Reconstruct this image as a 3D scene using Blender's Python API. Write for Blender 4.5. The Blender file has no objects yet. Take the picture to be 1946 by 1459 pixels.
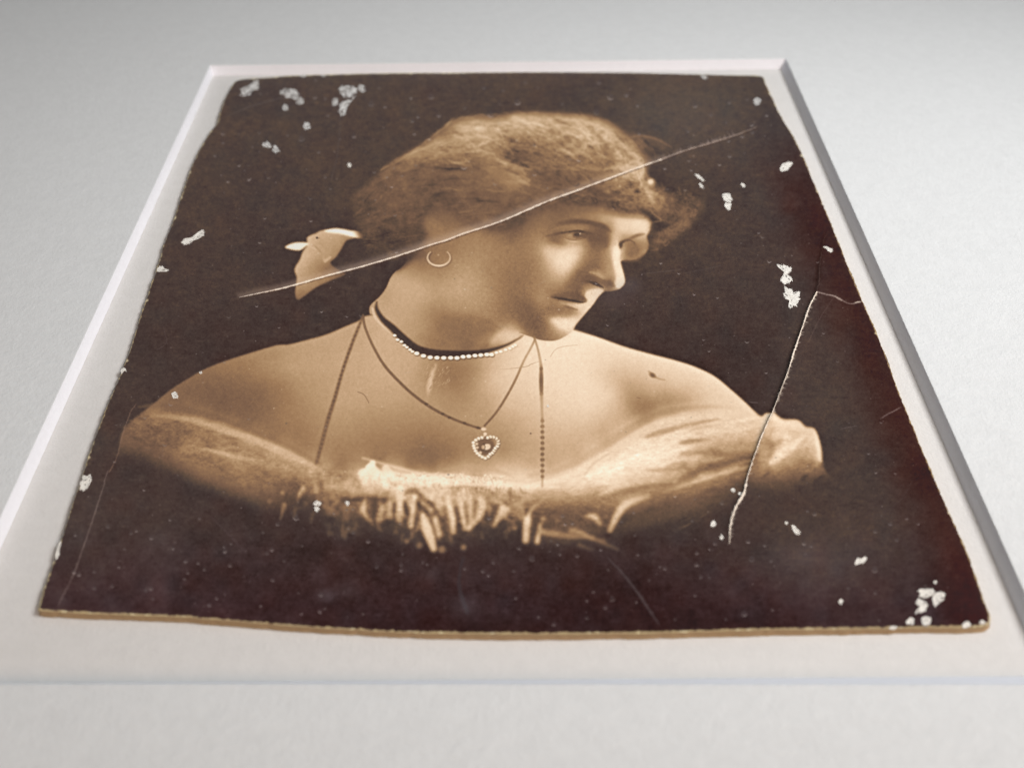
import bpy, bmesh, math, random
import numpy as np
from mathutils import Vector
scene = bpy.context.scene

# ------------------------------------------------------------------ camera (metres)
CAM = [0.00229916879, -0.0736711899, 0.0964404392, 0.904240004, 0.00578335051, -0.00368548335]
FPX, CX, CY = 2300.0, 973.0, 729.5           # focal length and centre in units of a 1946 px wide frame
cd = bpy.data.cameras.new("camera"); cam = bpy.data.objects.new("camera", cd); scene.collection.objects.link(cam)
cam.location = CAM[:3]; cam.rotation_euler = CAM[3:]
cd.sensor_fit = 'HORIZONTAL'; cd.sensor_width = 36.0; cd.lens = FPX/1946*36
cd.clip_start = 0.002; cd.clip_end = 20
cd.dof.use_dof = True; cd.dof.focus_distance = 0.161; cd.dof.aperture_fstop = 27.0
scene.camera = cam

# ------------------------------------------------------------------ light: soft indoor window light from the right, plus two added tint fills
world = bpy.data.worlds.new("World"); scene.world = world; world.use_nodes = True
bg = world.node_tree.nodes['Background']; bg.inputs[0].default_value = (0.95, 1.0, 1.03, 1); bg.inputs[1].default_value = 0.16
def area(name, loc, target, size, power, col, spread=180):
    l = bpy.data.lights.new(name, 'AREA'); l.shape = 'RECTANGLE'; l.size, l.size_y = size; l.energy = power; l.color = col
    o = bpy.data.objects.new(name, l); scene.collection.objects.link(o); o.location = loc
    o.rotation_euler = (Vector(target)-Vector(loc)).to_track_quat("-Z", "Y").to_euler(); l.spread = math.radians(spread); return o
area("window_light", (0.275, 0.03, 0.335), (0.036, 0.078, 0.0), (0.15, 0.15), 0.203, (0.985, 0.995, 1.0), 58)
area("warm_tint_fill", (0.22, -0.50, 0.36), (0.02, -0.03, 0.0), (0.25, 0.25), 0.30, (1.0, 0.70, 0.50), 70)  # added fill lamp, warms the near end of the mat
area("cool_tint_fill", (0.30, 0.72, 0.50), (-0.05, 0.25, 0.0), (0.25, 0.25), 0.03, (0.6, 0.88, 1.0), 70)  # added weak fill lamp, cools the far end of the mat
scene.view_settings.view_transform = 'Standard'; scene.view_settings.look = 'None'
scene.view_settings.exposure = 0.0; scene.view_settings.gamma = 1.0

# ---------------------------------------------------------------- painting toolkit (numpy)
import numpy as np
HH, WW = 1459, 1946
rng = np.random.RandomState(7)
T = np.zeros((HH, WW), np.float32)          # sepia density of the print
YY, XX = np.mgrid[0:HH, 0:WW].astype(np.float32)

def gblur(a, s):
    if s < 0.3: return a
    r = int(s*2.6+1); k = np.exp(-0.5*(np.arange(-r, r+1)/s)**2); k /= k.sum()
    for ax in (0, 1):
        p = [(0, 0), (0, 0)]; p[ax] = (r, r)
        b = np.pad(a, p, mode='edge'); o = np.zeros_like(a)
        n = a.shape[ax]
        for i, w in enumerate(k):
            o += np.float32(w)*(b[i:i+n] if ax == 0 else b[:, i:i+n])
        a = o
    return a

def spline(pts, n=8, closed=True):
    P = np.array(pts, float); m = len(P); out = []
    for i in range(m if closed else m-1):
        if closed: a, b, c, d = P[i-1], P[i], P[(i+1) % m], P[(i+2) % m]
        else: a, b, c, d = P[max(i-1, 0)], P[i], P[i+1], P[min(i+2, m-1)]
        for t in np.arange(n)/n:
            out.append(0.5*((2*b)+(c-a)*t+(2*a-5*b+4*c-d)*t*t+(3*b-a-3*c+d)*t**3))
    if not closed: out.append(P[-1])
    return np.array(out)

def fill(pts):
    P = np.array(pts, float); out = np.zeros((HH, WW), np.float32); SS = 3
    x0, y0 = P[:, 0], P[:, 1]; x1, y1 = np.roll(x0, -1), np.roll(y0, -1)
    for y in range(max(0, int(P[:, 1].min())-1), min(HH, int(P[:, 1].max())+2)):
        row = out[y]
        for k in range(SS):
            yy = y+(k+.5)/SS-.5
            c = (y0 <= yy) != (y1 <= yy)
            xs = np.sort(x0[c]+(yy-y0[c])/(y1[c]-y0[c])*(x1[c]-x0[c]))
            for a, b in zip(xs[::2], xs[1::2]):
                a += .5; b += .5; ia, ib = int(a), int(b)
                if ia < 0: ia = 0; a = 0
                if ib >= WW: ib = WW-1; b = WW-1
                if ia == ib: row[ia] += (b-a)/SS
                elif ib > ia:
                    row[ia] += (ia+1-a)/SS; row[ib] += (b-ib)/SS; row[ia+1:ib] += 1./SS
    return np.clip(out, 0, 1)

def mask(pts, sig=1.2, smooth=True):
    if smooth: pts = spline(pts)
    P = np.array(pts); m = int(sig*3+3)
    a = max(0, int(P[:, 1].min())-m); b = min(HH, int(P[:, 1].max())+m)
    c = max(0, int(P[:, 0].min())-m); d = min(WW, int(P[:, 0].max())+m)
    f = fill(pts); f[a:b, c:d] = gblur(f[a:b, c:d], sig)
    return f

def tps(pts, box, step=4, k=1.0, reg=0.4):
    """smooth interpolation of tones given at scattered points"""
    P = np.array(pts, float); X = P[:, :2]/100; z = P[:, 2]
    n = len(P); D = np.hypot(*(X[:, None]-X[None]).transpose(2, 0, 1))
    A = np.zeros((n+3, n+3)); A[:n, :n] = D - reg*0.05*np.eye(n)
    A[:n, n] = 1; A[:n, n+1:] = X; A[n, :n] = 1; A[n+1:, :n] = X.T
    w = np.linalg.lstsq(A, np.r_[z, 0, 0, 0], rcond=None)[0]
    x0, y0, x1, y1 = box
    gx = np.arange(x0, x1+step, step); gy = np.arange(y0, y1+step, step)
    G = np.zeros((len(gy), len(gx)))
    mx, my = np.meshgrid(gx/100., gy/100.)
    for i in range(n): G += w[i]*np.hypot(mx-X[i, 0], my-X[i, 1])
    G += w[n]+w[n+1]*mx+w[n+2]*my
    G = gblur(np.clip(G, z.min()-4, z.max()+4).astype(np.float32), 1.3)
    # bilinear up
    ys = np.clip((np.arange(y0, y1)-y0)/step, 0, len(gy)-1.001); xs = np.clip((np.arange(x0, x1)-x0)/step, 0, len(gx)-1.001)
    iy = ys.astype(int); ix = xs.astype(int); fy = (ys-iy)[:, None]; fx = (xs-ix)[None]
    return ((G[iy][:, ix]*(1-fx)+G[iy][:, ix+1]*fx)*(1-fy)+(G[iy+1][:, ix]*(1-fx)+G[iy+1][:, ix+1]*fx)*fy).astype(np.float32)

def region(poly, pts, sig=1.2, step=4, smooth=True):
    m = mask(poly, sig, smooth); ys, xs = np.where(m > .002)
    x0, x1, y0, y1 = xs.min(), xs.max()+1, ys.min(), ys.max()+1
    t = tps(pts, (x0, y0, x1, y1), step); mm = m[y0:y1, x0:x1]
    T[y0:y1, x0:x1] = T[y0:y1, x0:x1]*(1-mm)+t*mm
    return m

def stroke(pts, w, tone, op=1.0, soft=1.5, tgt=None, clip=None, n=6, sp=True):
    """tapered soft brush stroke; w and tone may be lists along the path"""
    tgt = T if tgt is None else tgt
    P = np.array(pts, float); m = len(P)
    if m == 1: P = np.array([P[0], P[0]+[.01, 0]]); m = 2
    W = np.interp(np.linspace(0, 1, m), np.linspace(0, 1, np.size(w)), np.atleast_1d(w))
    K = np.interp(np.linspace(0, 1, m), np.linspace(0, 1, np.size(tone)), np.atleast_1d(tone)) if tgt.ndim == 2 else None
    if sp and m > 2:
        Q = spline(np.c_[P, W, K if K is not None else W], n, False); P = Q[:, :2]; W = Q[:, 2]; K = Q[:, 3] if K is not None else None
    pad = W.max()/2+soft*2+2
    x0 = int(max(0, P[:, 0].min()-pad)); x1 = int(min(WW, P[:, 0].max()+pad+1)); y0 = int(max(0, P[:, 1].min()-pad)); y1 = int(min(HH, P[:, 1].max()+pad+1))
    if x1 <= x0 or y1 <= y0: return
    xx = XX[y0:y1, x0:x1]; yy = YY[y0:y1, x0:x1]
    best = np.full(xx.shape, 1e9, np.float32); kt = np.zeros(xx.shape, np.float32)
    for i in range(len(P)-1):
        a, b = P[i], P[i+1]; d = b-a; L = max(d@d, 1e-6)
        u = np.clip(((xx-a[0])*d[0]+(yy-a[1])*d[1])/L, 0, 1)
        dd = np.hypot(xx-a[0]-u*d[0], yy-a[1]-u*d[1])-(W[i]+(W[i+1]-W[i])*u)/2
        c = dd < best; best = np.where(c, dd, best)
        if K is not None: kt = np.where(c, K[i]+(K[i+1]-K[i])*u, kt)
    al = np.clip(.5-best/(2*soft), 0, 1); al = al*al*(3-2*al)*op
    if clip is not None: al = al*clip[y0:y1, x0:x1]
    if K is not None: tgt[y0:y1, x0:x1] = tgt[y0:y1, x0:x1]*(1-al)+kt*al
    else: tgt[y0:y1, x0:x1] = tgt[y0:y1, x0:x1]*(1-al[..., None])+np.array(tone, np.float32)*al[..., None]

def dot(x, y, rx, ry, tone, op=1., soft=1.2, ang=0., tgt=None):
    tgt = T if tgt is None else tgt
    r = max(rx, ry)+soft*2+2
    x0, x1, y0, y1 = int(max(0, x-r)), int(min(WW, x+r+1)), int(max(0, y-r)), int(min(HH, y+r+1))
    if x1 <= x0 or y1 <= y0: return
    dx = XX[y0:y1, x0:x1]-x; dy = YY[y0:y1, x0:x1]-y; c, s = np.cos(ang), np.sin(ang)
    u = np.hypot((dx*c+dy*s)/rx, (-dx*s+dy*c)/ry)
    al = np.clip(.5-(u-1)*min(rx, ry)/(2*soft), 0, 1); al = al*al*(3-2*al)*op
    if tgt.ndim == 3: tgt[y0:y1, x0:x1] = tgt[y0:y1, x0:x1]*(1-al[..., None])+np.array(tone, np.float32)*al[..., None]
    else: tgt[y0:y1, x0:x1] = tgt[y0:y1, x0:x1]*(1-al)+tone*al

def nz(s, amp=1., seed=0, sx=None):
    """smooth value noise, feature size s px"""
    r = np.random.RandomState(seed+101); sx = sx or s
    h, w = int(HH/s)+3, int(WW/sx)+3; g = r.randn(h, w).astype(np.float32)
    ys = np.arange(HH)/s; xs = np.arange(WW)/sx; iy = ys.astype(int); ix = xs.astype(int)
    fy = (ys-iy)[:, None]; fx = (xs-ix)[None]; fy = fy*fy*(3-2*fy); fx = fx*fx*(3-2*fx)
    return amp*((g[iy][:, ix]*(1-fx)+g[iy][:, ix+1]*fx)*(1-fy)+(g[iy+1][:, ix]*(1-fx)+g[iy+1][:, ix+1]*fx)*fy).astype(np.float32)

def Z(s, ox, oy, seq):            # measurements taken in an enlarged crop
    return [(ox+a/s, oy+b/s) for a, b in seq]

# ---------------------------------------------------------------- the print: backdrop
T[:] = tps([(460,200,62),(560,230,62),(700,170,64),(850,170,66),(1000,160,66),(1130,180,62),(1250,200,72),(1320,240,74),(1430,200,64),(400,330,62),(500,300,62),(600,300,62),(560,380,60),
 (640,350,66),(350,500,56),(450,520,56),(620,580,50),(300,650,52),(400,640,48),(520,620,46),(240,780,52),(200,900,50),(150,1050,50),(100,1130,50),(300,1000,52),(300,1130,44),(500,1100,42),
 (700,1150,40),(900,1120,46),(900,1180,36),(1100,1130,40),(1300,1100,48),(1300,1180,34),(1500,1050,62),(1500,1180,42),(1700,1100,54),(1800,1150,42),(1650,950,58),(1560,760,64),(1550,680,58),
 (1650,700,44),(1470,620,50),(1500,500,50),(1400,500,58),(1300,600,54),(1250,650,46),(1400,650,42),(1400,700,40),(1440,740,38),(1450,400,54),(1500,350,50),(1540,430,40),(1380,330,60),(1250,560,58),(1600,850,56),
 (1750,900,42),(1640,600,44),(1840,1180,38),(60,1200,50),(1480,180,60),(1600,1000,60),(1700,1020,58),(1390,460,60)],(0,0,WW,HH),8)
_k = np.clip((1080-YY)/160,0,1)*np.clip(((1440+(YY-150)*.418)-XX-15)/60,0,1)
T[:] = T*(1-_k)+(T*.6+27)*_k
T += nz(60,1.2,1)+nz(24,1.1,2)+nz(9,1.0,3)+nz(4,1.2,4,14)

# ---------------------------------------------------------------- chest, shoulders and dress
body = [(702,600),(685,609),(656,621),(620,636),(584,646),(548,655),(524,657),(470,673),(426,687),(390,701),(354,721),(323,741),(295,764),(272,782),(246,803),(231,824),(226,850),
 (222,900),(300,960),(450,1050),(700,1085),(1000,1085),(1150,1090),(1300,1050),(1450,1010),(1560,980),(1600,920),(1578,905),(1560,880),(1561,861),(1556,837),(1548,815),(1531,811),(1516,799),(1487,798),
 (1468,786),(1456,784),(1444,789),(1415,763),(1390,741),(1358,715),(1321,697),(1284,685),(1234,672),(1185,658),(1138,641),(1090,626),(1000,600),(800,590)]
bp = [(700,606,165),(685,620,160),(650,640,160),(610,655,158),(560,665,150),(520,675,138),(470,690,125),(430,705,115),(390,722,103),(350,745,98),(310,775,100),(280,790,108),(255,806,92),(240,830,90),(238,845,92),
 (650,680,162),(600,690,158),(550,700,155),(510,700,138),(470,720,112),(430,740,98),(390,760,94),(350,779,104),(300,788,130),(660,730,158),(620,740,150),(580,740,145),(540,735,122),(500,740,106),(460,760,96),(420,785,94),
 (370,800,138),(420,818,155),(470,833,165),(520,855,172),(570,872,158),(600,890,160),(470,810,100),(520,832,108),(300,810,98),(350,822,97),(400,838,98),(440,848,104),(370,850,135),(420,857,148),(450,875,145),(490,870,118),(520,885,135),(560,898,148),
 (270,840,92),(320,855,95),(340,868,110),(380,875,105),(430,890,98),(385,890,118),(450,908,116),(500,910,106),(540,920,98),(560,915,92),(270,858,80),(300,870,86),(350,888,92),(420,910,105),(480,928,105),(520,942,88),
 (240,880,52),(270,890,50),(330,912,50),(400,938,50),(460,962,46),(520,990,45),(500,800,108),(540,800,122),(560,830,116),(580,852,116),(600,800,135),(640,760,160),(640,820,140),(680,760,158),(680,700,165),(720,640,170),
 (720,700,168),(740,760,158),(720,800,138),(700,850,122),(760,840,120),(650,878,112),(720,878,108),(780,888,106),(820,888,106),(860,870,112),(850,830,124),(800,800,135),(820,760,150),(780,720,160),(760,680,168),(790,690,165),
 (800,700,150),(850,700,116),(862,718,114),(880,740,130),(850,760,140),(900,700,132),(910,720,152),(920,740,165),(940,720,190),(960,700,196),(930,760,160),(900,790,150),(860,800,140),(940,800,152),(960,770,180),(990,740,196),
 (1000,700,206),(1000,660,214),(1040,660,218),(1060,680,218),(1100,660,220),(1080,640,220),(980,800,165),(1000,840,160),(960,860,135),(1010,880,158),(1000,780,185),(1060,760,205),(1060,720,212),(1060,800,192),(1060,850,168),
 (1050,885,160),(1100,870,160),(1100,820,180),(1150,820,164),(1150,845,168),(1120,780,205),(1160,750,206),(1120,720,212),(1120,690,212),(1160,690,205),(1150,660,214),(1200,680,208),(1200,700,194),(1160,712,188),(1180,722,174),
 (1190,740,156),(1200,760,138),(1215,776,116),(1240,774,114),(1228,790,136),(1270,765,130),(1300,762,145),(1200,792,152),(1180,770,172),(1180,800,170),(1240,745,168),(1240,705,200),(1280,700,208),(1290,735,190),(1340,730,206),
 (1330,760,182),(1380,760,202),(1400,780,205),(1430,790,200),(1300,777,180),(1270,782,170),(1340,775,192),(1210,810,196),(1250,793,198),(1300,788,202),(1360,786,203),(1180,830,196),(1140,858,205),(1110,880,210),(1080,905,215),
 (1200,850,215),(1250,838,210),(1300,822,206),(1350,815,206),(1400,820,205),(1440,815,195),(1300,852,214),(1345,845,168),(1380,850,150),(1420,850,138),(1440,845,140),(1250,870,225),(1200,880,225),(1150,890,222),(1300,872,196),
 (1330,875,150),(1380,868,118),(1420,866,104),(1240,895,205),(1280,890,165),(1310,897,120),(1350,887,115),(1200,905,204),(1250,908,190),(1340,905,165),(1380,895,160),(1410,885,150),(1425,890,112),(1150,920,214),(1100,930,205),
 (1180,928,196),(1220,932,150),(1260,925,120),(1290,920,150),(1320,922,125),(1350,925,94),(1400,912,78),(1415,925,64),(1400,950,58),(1350,955,74),(1300,955,82),(1260,955,86),(1220,965,92),(1000,912,214),(960,910,210),
 (920,905,195),(880,908,210),(840,912,225),(800,914,225),(760,908,225),(1000,932,200),(1050,915,215),(1050,940,170),(940,922,222),(960,940,160),(920,938,135),(880,930,130),(900,896,158),(920,890,152),(850,897,160),
 (1000,960,100),(1040,965,92),(1080,962,92),(1120,955,108),(1150,948,132),(960,965,90),(920,960,88),(900,1010,66),(950,1010,62),(1000,1005,66),(1060,990,84),(1060,1010,88),(1100,1000,86),(1150,985,88),(1180,980,74),(1140,1020,66),
 (1180,1020,56),(1250,1000,60),(1320,1000,60),(640,903,128),(600,908,138),(620,893,150),(660,908,150),(620,925,160),(660,930,165),(700,925,192),(720,905,220),(700,900,190),(740,928,190),(755,947,84),(700,945,84),(640,945,74),
 (600,950,68),(570,942,80),(640,970,82),(680,975,82),(560,975,56),(720,995,62),(760,985,84),(800,965,100),(850,960,120),(840,1010,78),(600,1030,45),(700,1030,46),(800,1045,48),(900,1045,48),(1000,1045,50),(1080,1045,52),
 (1480,803,202),(1464,815,188),(1500,812,206),(1530,822,196),(1550,840,195),(1554,865,205),(1480,830,202),(1460,845,140),(1450,862,142),(1510,850,198),(1480,865,200),(1465,880,185),(1530,855,155),(1530,875,128),(1500,885,120),
 (1450,893,128),(1470,905,95),(1520,900,94),(1550,895,108),(1570,903,80),(1500,925,68),(1450,930,64),(1550,925,60),(1440,960,62),(1520,960,60),(1590,930,58),(500,1060,43),(700,1075,42),(1000,1075,42),(1150,1080,44),(1300,1040,54),(1450,1000,60)]
_bg = T.copy()
region(body, bp, 1.6)
_lo = mask([(100,400),(1800,400),(1800,800),(1572,900),(1520,930),(1440,975),(1330,1000),(1150,1045),(800,1055),(600,1020),(450,965),(330,905),(250,872),(200,850),(100,830)], 13, False)
T[:] = _bg*(1-_lo)+T*_lo

# cloth texture and streaks
def wisps(n, box, ang, L, w, amp, clip=None, seed=1, curve=.2, lo=None):
    r = np.random.RandomState(seed); x0, y0, x1, y1 = box
    for i in range(n):
        x = r.uniform(x0, x1); y = r.uniform(y0, y1)
        if clip is not None and r.rand() > clip[int(min(y, HH-1)), int(min(x, WW-1))]: continue
        a = ang(x, y) if callable(ang) else ang; a += r.randn()*.08; l = L*r.uniform(.5, 1.4); c = r.randn()*curve
        p = [(x+np.cos(a+c*(t-.5))*l*(t-.5), y+np.sin(a+c*(t-.5))*l*(t-.5)) for t in (0, .33, .66, 1)]
        xi, yi = int(min(max(x, 0), WW-1)), int(min(max(y, 0), HH-1))
        k = T[yi, xi]+r.randn()*amp
        stroke(p, [0.3, w*r.uniform(.6, 1.3), .3], k, .55, 1.1, n=2, sp=False, clip=clip)
sl = mask([(240,800),(300,780),(380,797),(470,828),(560,866),(620,888),(700,895),(760,930),(700,945),(600,940),(500,925),(380,885),(260,855)], 5)
wisps(420, (230,780,760,950), lambda x, y: .36 if x < 600 else .1, 26, 2.6, 17, sl, 11)
sr = mask([(1090,900),(1170,840),(1230,800),(1300,786),(1440,795),(1450,850),(1420,900),(1300,925),(1180,955),(1080,940)], 5)
wisps(420, (1080,780,1450,960), lambda x, y: -.42+(x-1100)*.0007, 30, 2.6, 13, sr, 12)
sc = mask([(780,900),(900,900),(1060,905),(1180,915),(1240,940),(1180,980),(1060,1010),(900,960),(800,940)], 6)
wisps(300, (780,900,1240,1010), lambda x, y: .05-(x-1000)*.0008, 26, 2.4, 12, sc, 13)
rr = mask([(1450,840),(1500,870),(1545,850),(1575,905),(1520,950),(1440,930)], 6)
wisps(160, (1440,840,1580,950), 1.35, 20, 2.2, 12, rr, 14)
lo = mask([(560,950),(800,1000),(1100,1000),(1240,950),(1400,930),(1350,1000),(1100,1060),(800,1050),(560,1000)], 9)
wisps(220, (560,940,1400,1060), lambda x, y: .15 if x < 1100 else -.5, 24, 3.5, 8, lo, 15)

wisps(150, (1080,790,1440,950), lambda x, y: -.42+(x-1100)*.0007, 52, 8, 15, sr, 16)
wisps(90, (240,790,740,940), lambda x, y: .36 if x < 600 else .1, 48, 8, 12, sl, 17)
wisps(70, (1450,800,1570,920), -.8, 30, 9, 16, mask([(1455,795),(1500,805),(1545,820),(1555,860),(1570,905),(1500,915),(1440,900)],5), 18)
wisps(110, (620,960,1240,1030), lambda x,y: .25 if x<1000 else -.3, 34, 8, 11, lo, 19)
stroke([(1466,880),(1482,866),(1500,850),(1515,838)],[8,14,14,6],212,.6,5)
stroke([(1552,828),(1555,850),(1558,872)],[4,8,5],216,.6,3)
stroke([(1458,842),(1472,845),(1484,838)],[8,10,4],130,.6,4)
stroke([(1490,812),(1505,820),(1530,826)],[6,7,3],182,.4,4)
_z = mask([(1290,852),(1340,842),(1400,852),(1445,845),(1438,885),(1390,905),(1320,915),(1270,912),(1290,880)],7)
T += (nz(6,9,71,10)+nz(13,8,72,20))*_z
stroke([(1120,890),(1180,878),(1240,868),(1300,852)],[10,18,18,8],228,.5,6)
stroke([(1295,862),(1330,858),(1370,862),(1415,872)],[6,12,14,8],[130,116,110,104],.5,5)
stroke([(1345,885),(1380,878),(1420,868)],[6,8,6],[100,92,90],.5,4)
stroke([(1310,868),(1350,872),(1385,868)],[3,5,3],165,.4,3)
_e = [(1010,913),(1070,901),(1125,873),(1165,847),(1200,825),(1240,802),(1290,788),(1350,782),(1410,784)]
stroke([(x-4,y-9) for x,y in _e],[8,12,14,16,16,14,12,8,4],[170,164,158,154,138,120,128,165,198],.5,5)
stroke([(x+3,y+8) for x,y in _e],[8,12,14,16,16,14,10,8,6],[220,216,212,208,204,200,202,205,202],.75,2.6)
_e = [(262,782),(300,779),(350,786),(420,808),(480,831),(550,861),(605,889)]
stroke([(x+3,y-9) for x,y in _e],[4,10,12,12,12,12,8],[100,98,94,93,98,112,120],.5,4)
stroke([(1170,1010),(1240,985),(1320,955),(1400,925)],[14,26,26,14],[70,82,84,78],.5,8)
stroke([(1464,792),(1482,806),(1508,812),(1536,824)],[6,10,9,6],[214,216,208,200],.7,3)
stroke([(1549,822),(1555,846),(1560,876)],[5,9,6],[214,220,214],.75,2.5)
stroke([(1525,828),(1505,848),(1482,866),(1464,882)],[10,14,14,6],[212,214,214,205],.7,4)
stroke([(1454,838),(1466,850),(1460,872)],[6,12,8],[140,128,140],.7,4)
stroke([(1545,880),(1535,890),(1500,898)],[8,12,8],[118,112,110],.5,5)
# sheen streaks of the sleeve (left) and folds (right)
stroke([(290,787),(350,795),(420,812),(480,832),(545,862),(598,888)],[5,12,16,14,18,8],[130,148,160,168,176,165],.55,7)
stroke([(352,847),(400,856),(430,862),(470,872),(540,893)],[5,8,10,9,6],[140,155,160,150,150],.6,4)
stroke([(420,853),(440,849),(456,852)],[3,6,2],158,.7,3)
stroke([(430,842),(470,852),(500,868)],[3,9,4],112,.5,4)
T[:] = T*(1-(m:=mask([(1222,832),(1251,817),(1287,809),(1335,799),(1371,796),(1335,805),(1299,813),(1265,824),(1240,830)],1.6))*.85)+148*m*.85
stroke([(1292,842),(1310,839),(1347,835)],[4,9,2],138,.85,2.5)
stroke([(1322,825),(1336,823)],[3,3],165,.7,1.5)
stroke([(1294,911),(1335,892),(1384,880),(1432,861)],[9,13,11,6],[112,98,92,96],.8,5)
stroke([(1230,893),(1275,892),(1300,886)],[4,7,6],[160,140,130],.7,4)
stroke([(1135,952),(1202,931),(1275,919)],[8,11,4],[122,108,120],.75,5)
stroke([(1262,935),(1323,914),(1371,899),(1422,886)],[3,7,7,3],[150,188,180,165],.85,3)
stroke([(1115,938),(1135,928),(1160,924)],[2,5,1],165,.7,2)
stroke([(1232,943),(1185,962),(1159,1008)],[6,15,8],[165,200,165],.95,4)
stroke([(1420,870),(1390,905),(1350,915)],[3,6,3],100,.4,5)
stroke([(861,926),(919,928),(943,939),(980,950)],[6,9,6,4],[135,120,128,140],.7,4)
for yo,tn,op in ((944,172,.5),(950,120,.6),(957,110,.5)): stroke([(945,yo),(1000,yo+4),(1060,yo-1)],[2,4,1],tn,op,1.6)
stroke([(690,470+400),(800,900),(860,905),(980,922),(1060,926)],[2,8,9,8,4],230,.6,5)
stroke([(1110,905),(1130,880),(1165,858)],[1,1.4,1],150,.8,1)
_r = np.random.RandomState(55)
stroke([(696,902),(740,905),(790,910),(850,914),(920,920),(1010,928)],[14,18,18,15,10,8],[222,232,234,232,224,215],.7,5)
stroke([(845,894),(880,889),(915,887),(950,896),(975,906)],[8,9,10,8,4],[150,160,165,170,190],.6,4)
for i in range(520):
    x = _r.normal(850,120) if _r.rand() < .75 else _r.uniform(560,1150); y = 926+abs(_r.normal(0,30))
    if not 550 < x < 1180 or y > 1030 or (x > 1000 and (y < 970 or _r.rand() < .5)): continue
    d_ = np.exp(-((x-840)/170)**2); base = 60+130*d_*np.clip(1-(y-925)/85,0,1)+20
    a_ = 1.45+_r.randn()*.35-(x-840)*.0012; l_ = _r.uniform(8,26); w_ = _r.uniform(2.5,6.5)
    tn = np.clip(base+_r.choice([-34,-18,18,36,48]),48,226); c_ = _r.randn()*.35
    stroke([(x,y),(x+np.cos(a_)*l_*.5,y+np.sin(a_)*l_*.5),(x+np.cos(a_+c_)*l_,y+np.sin(a_+c_)*l_)],[w_*.6,w_,w_*.8],tn,.5,2.2,n=2)
for i in range(260):
    x = _r.uniform(690,960); y = 897+_r.uniform(0,32)+max(0,(x-860))*.06
    a_ = _r.uniform(-.4,2.2); l_ = _r.uniform(4,14)
    stroke([(x,y),(x+np.cos(a_)*l_,y+np.sin(a_)*l_)],[_r.uniform(1.5,4),1],_r.choice([150,175,205,232,238]),.42,1.5,sp=False)
for i in range(170):
    x = _r.uniform(600,700); y = 888+_r.uniform(0,42); a_ = _r.uniform(.8,2.2); l_ = _r.uniform(4,12)
    stroke([(x,y),(x+np.cos(a_)*l_,y+np.sin(a_)*l_)],[_r.uniform(1,2.6),.8],_r.choice([92,105,125,168,182]),.45,1.2,sp=False)
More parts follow.
